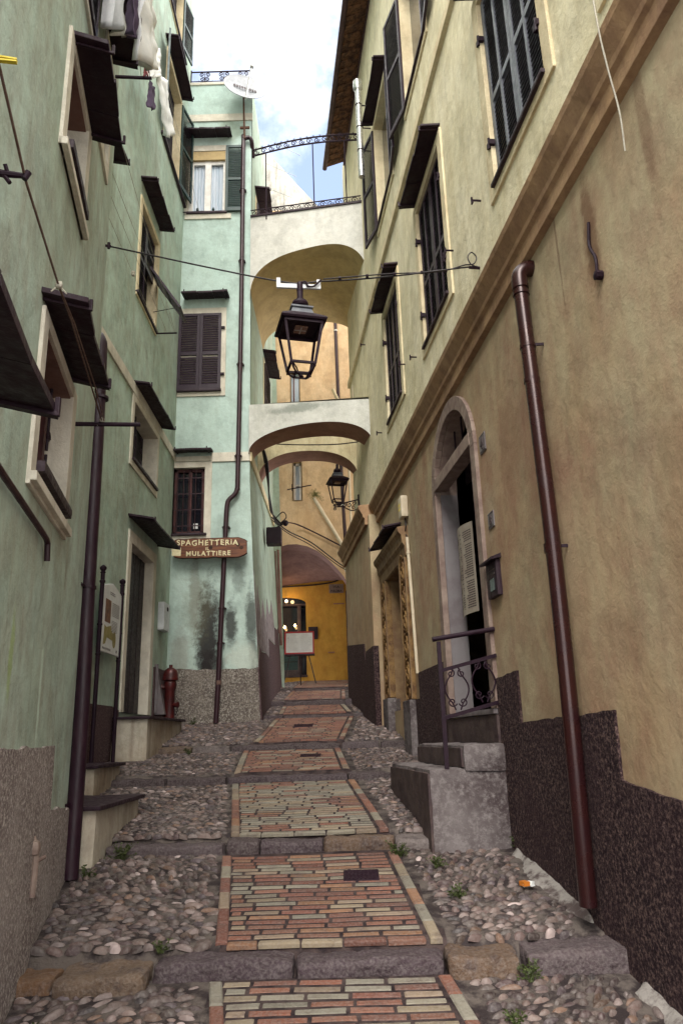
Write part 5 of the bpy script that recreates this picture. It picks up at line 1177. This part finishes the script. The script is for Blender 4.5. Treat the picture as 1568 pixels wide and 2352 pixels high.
# railing and pergola frame on the upper bridge
rr = thing('bridge_railing', tuple(P1(.5, 10.2, False)), 'low black scrolled railing along the top edge of the upper bridge', 'railing')
BF = Fr(P1(0, 10.28, False) + Vector((0, .05, 0)), (P1(1, 9.96, False) - P1(0, 10.28, False)), Vector((-.3, -.95, 0)))
LB = (P1(1, 9.96, False) - P1(0, 10.28, False)).length
for nm, fr_, zb, hh, par, ln in (('lower', BF, .02, .15, rr, LB - .02),):
    m = MB(); m.bar(fr_(0, 0, zb + hh), fr_(ln, 0, zb + hh), .02, .016); m.bar(fr_(0, 0, zb + .0), fr_(ln, 0, zb + .0), .02, .012); m.build('rail', 'iron', par)
    m = MB(); k = 0; a = .09
    while a < ln - .05: m.tube(spiral(fr_, a, zb + hh / 2, 0, hh / 2 - .01, 1.3, R(0 if k % 2 else 180), 1 if k % 2 else -1), .010, 5); m.tube([fr_(a + .08, 0, zb), fr_(a + .10, 0, zb + hh)], .006, 5); a += .165; k += 1
    m.build('scrollwork', 'iron', par, smooth=True)
pf = thing('pergola_frame', tuple(P1(.5, 10.2, False)), 'black iron frame with scrolled spiked beam standing above the upper bridge against the sky', 'pergola')
PA, PB = Vector((-1.64, 12.9, 11.72)), Vector((.60, 12.35, 11.55)); PF = Fr(PA, PB - PA, Vector((-.2, -.97, 0))); LP = (PB - PA).length
m = MB()
def arcz(t): return .10 * math.sin(t * math.pi)
for z in (0, .15):
    pts = [PF(LP * t, 0, z + arcz(t)) for t in [i / 12 for i in range(13)]]; m.tube(pts, .018, 6)
m.build('beam', 'iron', pf)
m = MB(); k = 0; a = .09
while a < LP - .05: m.tube(spiral(PF, a, .075 + arcz(a / LP), 0, .065, 1.3, R(0 if k % 2 else 180), 1 if k % 2 else -1), .010, 5); a += .165; k += 1
m.build('scrollwork', 'iron', pf, smooth=True)
m = MB(); a = .08
while a < LP - .05:
    for q in (-.02, 0, .02): m.tube([PF(a, 0, .15 + arcz(a / LP)), PF(a + q, 0, .21 + arcz(a / LP))], [.005, .002], 4)
    a += .14
m.build('spikes', 'iron', pf)
for u, z0_ in ((.57, 10.0), (.13, 10.1), (.86, 9.9)):
    m = MB(); p = PF(LP * u, 0, arcz(u)); m.tube([p, (p.x + .01, p.y, z0_)], .014, 6); m.build('post', 'iron', pf)

# satellite dish on its mast
dsh = thing('satellite_dish', (-1.80, 12.85, 12.2), 'white round satellite dish on a mast at the corner of the mint house', 'satellite dish')
C0 = Vector((-1.80, 12.72, 13.28)); nd = Vector((.30, -.92, .30)).normalized()
m = MB(); prof = [(.44 * i / 12, .09 * (i / 12) ** 2) for i in range(13)] + [(.45, .095), (.45, .085)] + [(.44 * i / 12, .09 * (i / 12) ** 2 - .012) for i in range(12, -1, -1)]
m.lathe(C0, prof, 40, nd); m.build('dish', 'dish', dsh, smooth=True)
up_ = Vector((0, 0, 1)); ud = up_.cross(nd).normalized(); vd = nd.cross(ud).normalized()
tip = C0 + nd * .40 + vd * .22 + Vector((.10, 0, 0)); m = MB(); m.tube([C0 - vd * .44 + nd * .06, tip], .020, 8); m.build('arm', 'zinc', dsh); m = MB(); m.tube([tip - vd * .05, tip + vd * .09], .04, 10); m.build('receiver', 'zinc', dsh, smooth=True)
m = MB(); m.tube([(-1.80, 12.86, 12.15), (-1.82, 12.86, 12.8), tuple(C0 - nd * .06)], .02, 8); m.bar((-1.90, 12.88, 12.45), (-1.70, 12.88, 12.45), .03, .05); m.build('mast', 'rust', dsh)
m = MB(); random.seed(12); DF = Fr(C0 + nd * .07, ud, nd, tuple(vd))
for k in range(9): a = -.22 + k * .055; m.prism(DF, [(a, .02 - .01 * k), (a + .04, .03 - .01 * k), (a + .03, .11 - .01 * k), (a - .01, .10 - .01 * k)], -.03 , -.026)
m.build('marks', 'ink', dsh)
m = MB()
for k in range(5): z = 12.05 + k * .0; m.tube([(-1.4 - .12 * k, 14.5 + k * .1, 13.6 - .55 * k), (-.7 - .12 * k, 14.5 + k * .1, 13.15 - .5 * k)], .007, 5)
m.tube([(-1.75, 14.6, 12.0), (-1.75, 14.6, 13.9)], .012, 6); o = m.build('roof_aerial', 'zinc', None); tag(o, 'thin grey aerial rods on the roof behind the satellite dish', 'aerial')

# side canopy and shutters above the bridge, and those seen under it
def side_canopy(y0, y1, z, out_, parent):
    f = Fr((GX(min(z, 13.7)), 0, 0), (0, 1, 0), (1, 0, 0)); canopy(f, y0, y1, z, out_, parent, .05, .035); return f
f = side_canopy(13.6, 15.0, 11.55, .32, mh); side_canopy(15.2, 16.6, 8.45, .28, mh)
w_ = MB(); w_.box(f, 13.7, 14.8, -.02, .02, 9.6, 11.4); wq = w_.build('window', 'trim', mh); leaf(f, 13.8, 14.7, 9.7, 11.3, .02, wq)
w_ = MB(); w_.box(f, 15.25, 16.5, -.02, .02, 6.5, 8.3); wq = w_.build('window', 'trim', mh); leaf(f, 15.35, 16.4, 6.6, 8.2, .02, wq)

# ================================================================ TOWER HOUSE with archway, and the mustard house behind it
tw = thing('apricot_house', (-.5, 17.6, 1.2), 'tall apricot plaster house at the end of the alley with a low vaulted archway', 'house')
TF = Fr((-1.7, 17.6, 0), (1, 0, 0), (0, -1, 0))
ao = [(.0, 4.32), (.15, 4.44), (.38, 4.50), (.6, 4.50), (.85, 4.44), (1.10, 4.31), (1.35, 4.10), (1.53, 3.90), (1.70, 3.68), (1.80, 3.50)]
wnd = (.53, .72, 5.62, 6.64)
m = MB()
gridwall(m, TF, -1.0, 3.2, 4.6, 14.1, [wnd, (.50, .70, 7.6, 9.1)], 0); m.quad(TF(-1.0, 0, 14.1), TF(3.2, 0, 14.1), TF(3.2, 0, 14.12), TF(-1.0, 0, 14.12))
m.strip([TF(a, 0, z) for a, z in ao], [TF(a, 0, 4.6) for a, z in ao]); m.quad(TF(-1, 0, -1), TF(0, 0, -1), TF(0, 0, 4.6), TF(-1, 0, 4.6)); m.quad(TF(1.8, 0, 0), TF(3.2, 0, 0), TF(3.2, 0, 4.6), TF(1.8, 0, 4.6))
m.quad(TF(3.2, 0, 0), TF(3.2, -4, 0), TF(3.2, -4, 14.1), TF(3.2, 0, 14.1)); m.quad(TF(-1, 0, 14.1), TF(3.2, 0, 14.1), TF(3.2, -4, 14.1), TF(-1, -4, 14.1)); m.quad(TF(-1, -4, 4.6), TF(3.2, -4, 4.6), TF(3.2, -4, 14.1), TF(-1, -4, 14.1))
m.build('wall', 'tower', tw)
m = MB(); m.prism(TF, [(-.6, 14.12), (3.1, 14.12), (2.0, 14.2), (1.35, 14.25), (.70, 15.1), (.05, 16.0), (-.6, 16.4)], -.6, -.1); m.build('parapet', 'tower_top', tw, label='stained greyish white gable end against the sky')
m = MB(); m.strip([TF(a, 0, z) for a, z in ao], [TF(a, -1.2, z + .12) for a, z in ao]); m.strip([TF(a, -1.2, z + .12) for a, z in ao], [TF(a, -2.9, 4.05 - .0 * a + .12 * math.sin(a)) for a, z in ao]); m.build('vault', 'vault', tw, smooth=True, fix=False)
wz = surround(TF, *wnd, .03, .03, .05, .03, .22, .0, 'tower', tw, label='narrow white-framed window above the archway')
m = MB(); a0, a1, z0, z1 = wnd; m.box(TF, a0, a0 + .05, -.2, -.15, z0, z1); m.box(TF, a1 - .05, a1, -.2, -.15, z0, z1); m.box(TF, a0, a1, -.2, -.15, z0, z0 + .05); m.box(TF, a0, a1, -.2, -.15, z1 - .06, z1); m.box(TF, a0, a1, -.2, -.16, z0 + .42, z0 + .46); m.build('frame', 'white', wz)
backpanel(TF, a0, a1, z0, z1, -.21, wz, 'curtain')
wy = surround(TF, .50, .70, 7.6, 9.1, .03, .03, .03, .03, .22, .0, 'trim', tw); backpanel(TF, .50, .70, 7.6, 9.1, -.1, wy, 'curtain'); m = MB(); m.box(TF, .55, .58, -.1, -.05, 7.6, 9.1); m.build('frame', 'brown_frame', wy)
m = MB(); m.tube([(-1.2, 17.55, 5.85), (-1.18, 17.2, 5.9)], .01, 6); m.tube([(-1.3, 17.3, 5.80), (-.72, 17.45, 5.95)], .014, 6); o = m.build('laundry_rod', 'iron', None); tag(o, 'short black rod across the wall beside the narrow white-framed window', 'rod')
m = MB(); m.tube([(-1.75, 15.6, 5.95), (-1.15, 15.65, 6.0)], .012, 6); m.tube([(-1.5, 15.6, 5.92), (-1.45, 15.6, 6.06)], .02, 6); o = m.build('wall_bracket', 'iron', None); tag(o, 'thin black bracket sticking out of the passage wall just under the yellowish arch', 'bracket')
P = [(-.01, 17.48, 13.8), (-.01, 17.48, 10), (.03, 17.48, 6), (.07, 17.48, 4.6), (.10, 17.48, 3.95)]
root = thing('drainpipe', P[-1], 'straight brown downpipe on the apricot house at the end', 'drainpipe'); m = MB(); m.tube(P, .042, 12); m.build('pipe', 'iron_brown', root, smooth=True)
for z in (11, 10.2, 7.6, 5.4): m = MB(); x = -.01 + (10 - z) * .01 if z < 10 else -.01; m.tube([(x, 17.48, z), (x, 17.48, z + .04)], .052, 12); m.build('bracket', 'zinc', root)
P = [(-.66, 17.5, 5.62), (-.60, 17.46, 5.50), (-.30, 17.44, 4.95), (.02, 17.42, 4.35), (.08, 17.42, 4.15), (.06, 17.42, 3.9), (.10, 17.42, 3.72), (.22, 17.42, 3.58)]
m = MB(); m.tube(interp(P, 5), .045, 12); o = m.build('waste_pipe', 'cream_plastic', None, smooth=True); tag(o, 'long slanting ochre-painted waste pipe with weeds sprouting from its top', 'pipe')
m = MB(); m.tube(interp([(-.12, 17.45, 4.22), (-.02, 17.42, 4.2), (.08, 17.42, 4.05)], 5), .04, 10); m.tube([(.22, 17.45, 6.6), (.22, 17.45, 4.0)], .03, 8); o = m.build('waste_pipe', 'cream_plastic', None, smooth=True); tag(o, 'short ochre branch pipe and riser beside the brown downpipe over the archway', 'pipe')
m = MB(); m.tube(interp([(-.12, 16.9, 8.25), (.0, 16.9, 7.95), (.14, 16.9, 7.70), (.16, 16.9, 7.0)], 5), .04, 10); m.tube([(.04, 16.9, 7.86), (.06, 17.6, 7.86)], .03, 8); o = m.build('waste_pipe', 'trim', None, smooth=True); tag(o, 'pale bent pipe seen under the upper bridge above the lower white arch', 'pipe')

my = thing('mustard_house', (-.8, 20.5, 1.43), 'deep mustard wall with a glazed door inside the archway', 'house')
YF = Fr((-2.2, 20.5, 0), (1, 0, 0), (0, -1, 0))
dh = (.0, 1.14, 1.62, 3.55)
m = MB(); gridwall(m, YF, -.5, 6.2, .8, 6.5, [dh], 3); m.build('wall', 'yellow', my)
m = MB(); pa = [(0, 3.55), (1.14, 3.55)] + [(.57 + .57 * math.cos(t), 3.55 + .17 * math.sin(t)) for t in [math.pi * i / 10 for i in range(1, 10)]]; m.prism(YF, pa, -.02, .006); m.build('fanlight', 'glass', my)
df = MB(); df.box(YF, .0, 1.14, -.22, -.005, 3.50, 3.56); df.box(YF, .90, 1.0, -.15, -.03, 1.62, 3.5); df.box(YF, .0, .9, -.12, -.06, 1.62, 1.76); do = df.build('door', 'stair_dark', my, bevel=.003)
backpanel(YF, 0, 1.14, 1.62, 3.5, -.2, do, 'glass'); m = MB(); m.box(YF, .50, .9, -.19, -.185, 2.0, 2.35); m.box(YF, .50, .9, -.19, -.185, 1.76, 1.98); m.build('display', 'shutter_green', do)
m = MB(); m.box(YF, .0, 1.16, -.2, .02, 1.56, 1.62); m.build('threshold', 'stair_dark', do)
for (x, z) in ((.61, 3.62), (.56, 2.90), (.84, 2.94)):
    m = MB(); c = YF(x, .05, z); m.lathe(c, [(.012, -.035), (.035, -.01), (.03, .02), (.012, .045)], 12); lb = m.build('light_bulb', 'bulb', None, smooth=True)
    tag(lb, {3.62: 'glowing filament bulb high in the arched doorway of the mustard wall', 2.90: 'glowing filament bulb just above the left end of the menu board', 2.94: 'glowing filament bulb above the middle of the menu board'}[z], 'light bulb')
    m = MB(); m.tube([c + Vector((0, 0, .04)), c + Vector((0, 0, .3))], .004, 5); m.build('flex', 'cable', lb)
pl_ = bpy.data.lights.new('bulb_glow', 'POINT'); pl_.energy = 1.0; pl_.color = (1, .62, .28); pl_.shadow_soft_size = .05; plo = bpy.data.objects.new('bulb_glow', pl_); COL.objects.link(plo); plo.location = (-1.45, 20.2, 3.65)
m = MB(); m.rbox(YF, 1.20, 1.46, 0, .03, 2.56, 2.90, .005, .05, 0); o = m.build('menu_case', 'slate', None); tag(o, 'dark square wall case beside the menu board', 'menu case')
vp = MB(); vp.rbox(YF, 1.79, 2.19, 0, .03, 3.81, 4.06, .006, .05, 0); vpo = vp.build('street_sign', 'stone', None, label=None); tag(vpo, 'small marble street name sign reading VIA PALMA on the mustard wall', 'street sign')
VF = Fr(YF(1.99, 0, 3.935), (1, 0, 0), (0, -1, 0)); text_mb('VIA', VF, 0, .015, .033, .095, 'ink', vpo, bold=.003, spacing=1.15); text_mb('PALMA', VF, 0, -.10, .033, .095, 'ink', vpo, bold=.003, spacing=1.1)
m = MB(); m.box(YF, 1.90, 2.2, -.0, .02, 3.50, 3.53); m.box(YF, 1.72, 1.90, 0, .02, 2.18, 2.21); m.build('ledge', 'soffit_red', my)
m = MB()
for k in range(7): m.rbox(YF, 2.24, 2.42, -.01, .12, 1.35 + k * .36, 1.70 + k * .36, .012, .08, .006, 6, seed=k)
m.build('door_jamb', 'base_brown', my, smooth=True)
m = MB(); m.box(YF, 2.42, 3.1, -.05, .30, 1.35, 4.3); m.build('gate', 'slate', my)
m = MB(); m.box(YF, 2.33, 2.40, .12, .125, 2.62, 2.70); m.build('sticker', 'board_red', my)
m = MB(); m.tube(interp([YF(.4, .03, 4.02), YF(1.3, .04, 4.05), YF(1.9, .03, 4.12), YF(2.2, .03, 4.25)], 5), .02, 6); o = m.build('cable', 'cable', None, smooth=True); tag(o, 'thick black cable along the top of the mustard wall', 'cable')

# menu board on easel
ez = thing('menu_easel', (-1.1, 17.8, 1.2), 'menu board in a red frame on a tripod easel in front of the glazed door', 'easel')
EY = 17.75; EF = Fr((-1.09, EY, 1.21), (1, 0, 0), (0, -1, .12), (0, .12, 1))
m = MB(); m.box(EF, -.33, .33, -.015, .015, .70, 1.20); m.build('board', 'paper', ez)
m = MB()
for (a, b, c, d) in ((-.35, .35, 1.18, 1.215), (-.35, .35, .68, .715), (-.35, -.315, .715, 1.18), (.315, .35, .715, 1.18)): m.box(EF, a, b, -.02, .022, c, d)
m.build('frame', 'board_red', ez); m = MB(); m.box(EF, -.33, .36, -.03, .05, .64, .675); m.build('ledge', 'slate', ez)
m = MB(); random.seed(6)
for r_ in range(17):
    for (a0, a1) in ((-.29, -.03), (.04, .29)): lines_text(m, EF, a0, a1 - random.uniform(0, .08), 1.14 - r_ * .024, .006, .016)
m.box(EF, -.29, -.24, .016, .017, 1.06, 1.075); m.build('print', 'ink_grey', ez)
for a, q in ((-.30, 0), (.30, 0), (.0, .5)):
    m = MB(); m.bar(EF(a * 1.25, -.02 - (q * .9), .0), EF(a * .25, -.03, 1.25), .025, .02); m.build('leg', 'wood_door', ez)

# ================================================================ LANTERNS
def lantern(root, c, yaw, s, glass=False):
    """four-sided street lantern hanging from its neck; c = centre of the roof skirt"""
    c = Vector(c); ca, sa = math.cos(yaw), math.sin(yaw); X = Vector((ca, sa, 0)); Y = Vector((-sa, ca, 0))
    def P(x, y, z): return c + (X * x + Y * y + Vector((0, 0, z))) * s
    def sq(r_, z): return [P(-r_, -r_, z), P(r_, -r_, z), P(r_, r_, z), P(-r_, r_, z)]
    m = MB()
    lv = [sq(.195, -.015), sq(.205, .0), sq(.195, .02), sq(.115, .085)]
    for A, B in zip(lv, lv[1:]):
        for i in range(4): j = (i + 1) % 4; m.quad(A[i], A[j], B[j], B[i])
    m.quad(*lv[-1]); m.quad(*lv[0]); m.build('roof', 'iron', root, bevel=.004)
    m = MB(); lv = [sq(.105, .085), sq(.085, .145), sq(.10, .15), sq(.10, .165), sq(.05, .175)]
    for A, B in zip(lv, lv[1:]):
        for i in range(4): j = (i + 1) % 4; m.quad(A[i], A[j], B[j], B[i])
    m.quad(*lv[-1]); m.build('vent_collar', 'shutter_grey', root, bevel=.002)
    m = MB(); m.lathe(c, [(.03 * s, .17 * s), (.035 * s, .19 * s), (.07 * s, .205 * s), (.078 * s, .225 * s), (.070 * s, .25 * s), (.035 * s, .275 * s), (.028 * s, .30 * s), (.028 * s, .36 * s), (.022 * s, .37 * s)], 20); m.build('cap', 'iron', root, smooth=True)
    top, bot = sq(.165, -.02), sq(.105, -.40)
    for i in range(4): m = MB(); m.bar(top[i], bot[i], .024 * s, .018 * s); m.build('bar', 'iron', root, bevel=.002)
    m = MB()
    for A, w_ in ((sq(.165, -.03), .022), (sq(.105, -.40), .02)):
        for i in range(4): m.bar(A[i], A[(i + 1) % 4], w_ * s, w_ * s)
    m.build('frame', 'iron', root)
    m = MB(); b2_ = sq(.055, -.475)
    for i in range(4): m.tube([bot[i], (bot[i] + b2_[i]) / 2 + Vector((0, 0, -.012 * s)), b2_[i]], .010 * s, 6); m.tube([bot[i], bot[i] - Vector((0, 0, .03 * s))], .008 * s, 6)
    for i in range(4): m.bar(b2_[i], b2_[(i + 1) % 4], .014 * s, .014 * s)
    m.tube([P(-.09, -.09, -.40), P(-.05, -.06, -.44), P(-.02, -.02, -.49)], .007 * s, 6); m.lathe(P(0, 0, -.50), [(.008 * s, 0), (.022 * s, .01 * s), (.012 * s, .03 * s)], 10); m.build('base_ring', 'iron', root)
    m = MB(); m.hexa([P(-.055, -.055, -.035), P(.055, -.055, -.035), P(.055, .055, -.035), P(-.055, .055, -.035), P(-.055, -.055, -.018), P(.055, -.055, -.018), P(.055, .055, -.018), P(-.055, .055, -.018)])
    lm = m.build('lamp_panel', 'lens', root)
    m = MB(); m.hexa([P(-.006, -.055, -.038), P(.006, -.055, -.038), P(.006, .055, -.038), P(-.006, .055, -.038), P(-.006, -.055, -.036), P(.006, -.055, -.036), P(.006, .055, -.036), P(-.006, .055, -.036)])
    m.hexa([P(-.055, -.006, -.0385), P(.055, -.006, -.0385), P(.055, .006, -.0385), P(-.055, .006, -.0385), P(-.055, -.006, -.0365), P(.055, -.006, -.0365), P(.055, .006, -.0365), P(-.055, .006, -.0365)]); m.build('rib', 'zinc', lm)
ln = thing('street_lantern', (-.315, 5.92, 3.1), 'big black four-sided lantern hanging from the wire across the alley', 'street lamp')
lantern(ln, (-.315, 5.93, 3.515), R(14.5), 1.0)
m = MB(); LFr = Fr((-.325, 5.93, 3.94), Vector((.40, .03, -.012)), (0, -1, 0)); m.box(LFr, -.20, .20, -.012, .012, -.03, .012); m.box(LFr, -.20, -.165, -.012, .012, .012, .07); m.box(LFr, .165, .20, -.012, .012, .012, .065); m.build('hanger_plate', 'white_metal', ln)
m = MB(); m.lathe((-.315, 5.93, 3.86), [(.026, 0), (.030, .02), (.03, .09), (.024, .11)], 12); m.tube(interp([(-.315, 5.915, 3.96), (-.26, 5.91, 3.965), (-.24, 5.91, 3.92), (-.19, 5.91, 3.915), (-.15, 5.91, 3.95), (-.12, 5.91, 3.98)], 4), .009, 6); m.build('swivel', 'iron', ln, smooth=True)
# span wire
WL, WR = L1(-.12, .0, 4.36), RW(5.95, .01, 4.06)
m = MB(); m.tube(interp([WL, L1(-.12, .06, 4.35), Vector((-.53, 5.94, 4.005)), Vector((-.12, 5.94, 3.985)), Vector((.5, 5.95, 4.02)), RW(5.95, .12, 4.055), WR], 8), .0075, 6)
sw = m.build('span_wire', 'cable', None, smooth=True); tag(sw, 'black cable spanning the alley from wall to wall and carrying the hanging lantern', 'wire')
m = MB(); m.tube(interp([Vector((-.1, 5.92, 3.995)), Vector((.5, 5.93, 4.035)), Vector((.95, 5.94, 4.05)), RW(5.93, .14, 4.065)], 6), .006, 6); m.tube(interp([RW(5.93, .14, 4.065), RW(5.93, .06, 4.08), RW(5.93, .03, 4.15), RW(5.93, .07, 4.20), RW(5.93, .11, 4.15), RW(5.93, .09, 4.08), RW(5.93, .04, 4.05)], 6), .006, 6); m.build('supply_cable', 'cable', sw, smooth=True)
m = MB()
for x in (.05, .3, .55, .8, 1.02): m.tube([(x - .012, 5.935, 4.005 + .045 * max(0, x) ** .8), (x + .012, 5.935, 4.006 + .045 * max(0, x) ** .8)], .016, 6)
m.tube([L1(-.12, .03, 4.33), L1(-.12, .03, 4.39)], .014, 6); m.tube([L1(-.12, -.05, 4.36), L1(-.12, .05, 4.355)], .012, 6); m.tube([RW(5.95, -.02, 4.05), RW(5.95, .10, 4.055)], .014, 6); m.build('clamps', 'iron', sw)
# small wall lantern
sl = thing('street_lantern', (.34, 14.1, 4.5), 'small black lantern on a scrolled bracket seen through the lower arch', 'street lamp')
lantern(sl, (-.06, 14.0, 4.83), R(12), .98)
m = MB(); BK = Fr((-.06, 14.0, 4.33), (1, .03, 0), (0, -1, 0))
m.bar(BK(-.1, 0, .0), BK(.40, 0, .12), .022, .022); m.tube(interp([BK(-.08, 0, -.02), BK(.1, 0, -.03), BK(.25, 0, -.10), BK(.38, 0, -.08)], 5), .012, 6)
for (a, z, r_, fl) in ((.02, .03, .05, 1), (.12, .01, .045, -1), (.22, .02, .06, 1), (.31, .05, .045, -1), (.30, -.04, .04, 1), (-.06, -.06, .035, 1)): m.tube(spiral(BK, a, z, 0, r_, 1.4, R(60), fl), .009, 5)
m.bar(BK(.40, 0, -.15), BK(.40, 0, .22), .03, .03); m.tube([BK(0, 0, .0), BK(0, 0, .06)], .012, 6); m.build('bracket', 'iron', sl, smooth=True)

# passage clutter
m = MB(); m.tube(interp([(-1.50, 15.4, 4.55), (-1.2, 15.9, 4.38), (-.7, 16.4, 4.22), (.1, 16.9, 3.72), (.5, 15.4, 3.55)], 8), .014, 6); m.tube(interp([(-1.50, 15.4, 4.50), (-1.2, 15.9, 4.33), (-.7, 16.4, 4.15), (.1, 16.9, 3.66), (.5, 15.4, 3.5)], 8), .010, 6)
o = m.build('cable_bundle', 'cable', None, smooth=True); tag(o, 'sagging black cable bundle crossing the passage in front of the archway', 'cable')
m = MB(); m.tube(interp([(-1.35, 16.5, 4.75), (-1.1, 17.4, 4.95), (-.6, 17.5, 4.72), (.0, 17.5, 4.38)], 6), .018, 6); o = m.build('wall_cable', 'iron_brown', None, smooth=True); tag(o, 'brown cable curving along the apricot wall over the archway', 'cable')
m = MB(); 
for k in range(4): m.tube(interp([(-1.56, 13.3, 5.75 - .05 * k), (-1.52 + .02 * k, 14.2, 5.35), (-1.50, 15.0, 4.9 - .08 * k), (-1.46, 15.6 , 4.55 + .03 * k), (-1.38 + .03 * k, 15.7, 4.45)], 6), .013, 6)
m.tube(interp([(-1.46, 15.6, 4.55), (-1.28, 15.6, 4.72), (-1.2, 15.6, 4.6), (-1.34, 15.6, 4.46)], 6), .012, 6); o = m.build('cable_bundle', 'cable', None, smooth=True); tag(o, 'knotted black cables drooping down the green passage wall from the lower arch', 'cable')
jb = MB(); jb.rbox(WORLD, -1.60, -1.28, 15.2, 15.5, 3.92, 4.28, .015, .08, .004); o = jb.build('junction_box', 'slate', None, smooth=True); tag(o, 'dark junction box on the passage wall under the knotted cables', 'junction box')
m = MB(); m.lathe((-1.22, 15.4, 4.42), [(.03, -.06), (.06, -.03), (.065, .05), (.03, .07)], 14, (.5, -.6, -.4)); m.tube([(-1.4, 15.5, 4.35), (-1.25, 15.42, 4.40)], .015, 6); o = m.build('floodlight', 'iron', None, smooth=True); tag(o, 'small dark floodlight beside the knotted cables', 'floodlight')
m = MB(); m.tube([(-1.50, 16.2, 4.0), (-1.46, 16.3, 2.9), (-1.43, 16.4, 2.2)], .02, 8); m.tube([(-1.5, 16.9, 4.2), (-1.44, 16.9, 2.0)], .03, 8); o = m.build('passage_pipes', 'reveal_brown', None, smooth=True); tag(o, 'pair of brownish pipes at the left end of the passage', 'pipe')
ac = MB(); ac.rbox(WORLD, .30, .52, 14.35, 14.75, 6.75, 7.12, .015, .06, 0); aco = ac.build('air_conditioner', 'cream_plastic', None, smooth=True); tag(aco, 'cream air-conditioner box on the right just above the lower white arch', 'air conditioner')
m = MB(); m.box(WORLD, .33, .49, 14.34, 14.352, 6.86, 7.08); m.build('fan_grille', 'white', aco); m = MB(); m.tube(interp([(.40, 14.33, 6.80), (.46, 14.3, 6.76), (.52, 14.33, 6.78)], 4), .012, 6); m.build('hose', 'cable', aco)
m = MB(); m.tube([(.49, 13.8, 5.7), (.50, 13.8, 4.0)], .022, 8); o = m.build('conduit_pipe', 'cream_plastic', None, smooth=True); tag(o, 'pale vertical pipe in the corner right of the yellowish arch', 'conduit')

# ================================================================ PLANTS AND LITTER
def weed(x, y, z, s, n, label, name='weed', mat='leaf', droop=0, seed=0, nrm=None, dark=False):
    random.seed(seed); m = MB(); st = MB()
    for k in range(n):
        a = random.uniform(0, 6.28); r_ = random.uniform(.2, 1) * s; h = random.uniform(.15, 1) * s * 1.1
        tip = Vector((x + math.cos(a) * r_, y + math.sin(a) * r_ * .7, z + h - droop * r_ * 2)); b = Vector((x + random.uniform(-.2, .2) * s, y + random.uniform(-.15, .15) * s, z))
        mid = (b + tip) / 2 + Vector((0, 0, .12 * s)); st.tube([b, mid, tip], .0022, 4)
        for q in range(5):
            c = mid.lerp(tip, q / 4) + Vector([random.uniform(-.12, .12) * s for _ in range(3)]); L_ = random.uniform(.012, .024) * (1 + s); d = Vector((random.uniform(-1, 1), random.uniform(-1, 1), random.uniform(-.2, .7))).normalized(); e = d.cross(Vector((random.uniform(-1, 1), random.uniform(-1, 1), random.uniform(0, 1)))).normalized()
            m.quad(c, c + d * L_ * .5 + e * L_ * .32, c + d * L_, c + d * L_ * .5 - e * L_ * .32)
    o = m.build(name, mat, None, fix=False); st_o = st.build('stems', mat, o); return tag(o, label, 'plant', 'weeds growing in the paving' if name == 'weed' else None)
G = lambda x, y: zg(y) - .005
weed(-1.78, 6.32, G(0, 6.3), .14, 26, 'tallest leafy weed at the foot of the largest doorstep', seed=1)
weed(-1.95, 5.98, G(0, 5.9), .10, 16, 'small bright weed at the front corner of the largest doorstep', seed=2)
weed(-2.05, 5.15, G(0, 5.1), .11, 22, 'weed against the pale roughcast base at the lower left', seed=3)
weed(-1.1, 4.75, G(0, 4.75), .06, 12, 'little grass tuft on the left end of the first step', seed=4)
weed(.36, 6.25, G(0, 6.2), .10, 30, 'low weed under the second step right of the brick path', seed=5)
weed(.62, 5.95, G(0, 5.95), .08, 22, 'sprawling weed among the cobbles right of the brick path', seed=6)
weed(.92, 4.52, G(0, 4.5), .09, 18, 'bright green weed in the gap between the brown stones of the first step', seed=7)
weed(.68, 5.4, G(0, 5.4), .08, 20, 'thin weed in the middle of the right-hand cobbles', seed=8)
weed(1.28, 6.32, G(0, 6.32), .10, 18, 'weed at the foot of the grey doorway stairs', seed=9)
weed(.75, 4.1, G(0, 4.1), .07, 16, 'small weed beside the nearest brick border at the bottom right', seed=10)
weed(-2.1, 10.35, G(0, 10.3), .09, 16, 'weed on the tan stone of the fourth step', seed=11)
weed(-2.55, 12.8, G(0, 12.8), .10, 18, 'weed between the hydrant and the brown downpipe', seed=12)
weed(-1.55, 4.15, G(0, 4.1), .05, 10, 'tiny weed in front of the orange step stone at the bottom left', seed=13)
weed(-.62, 17.4, 5.66, .22, 60, 'bushy trailing plant sprouting from the slanting pipe above the archway', 'wall_plant', 'leaf_dry', .45, 20)
m = MB(); PK = Fr((1.16, 5.50, zg(5.50) + .02), (.9, .4, 0), (.4, -.9, 0)); m.rbox(PK, -.045, .045, -.025, .025, 0, .028, .004, .012, .012, 30); o = m.build('crushed_packet', 'paper', None); tag(o, 'crushed orange and white packet lying on the right-hand cobbles', 'litter')
m = MB(); m.box(PK, -.046, .0, -.028, .028, .005, .033); m.build('label_band', 'brick_orange', o)
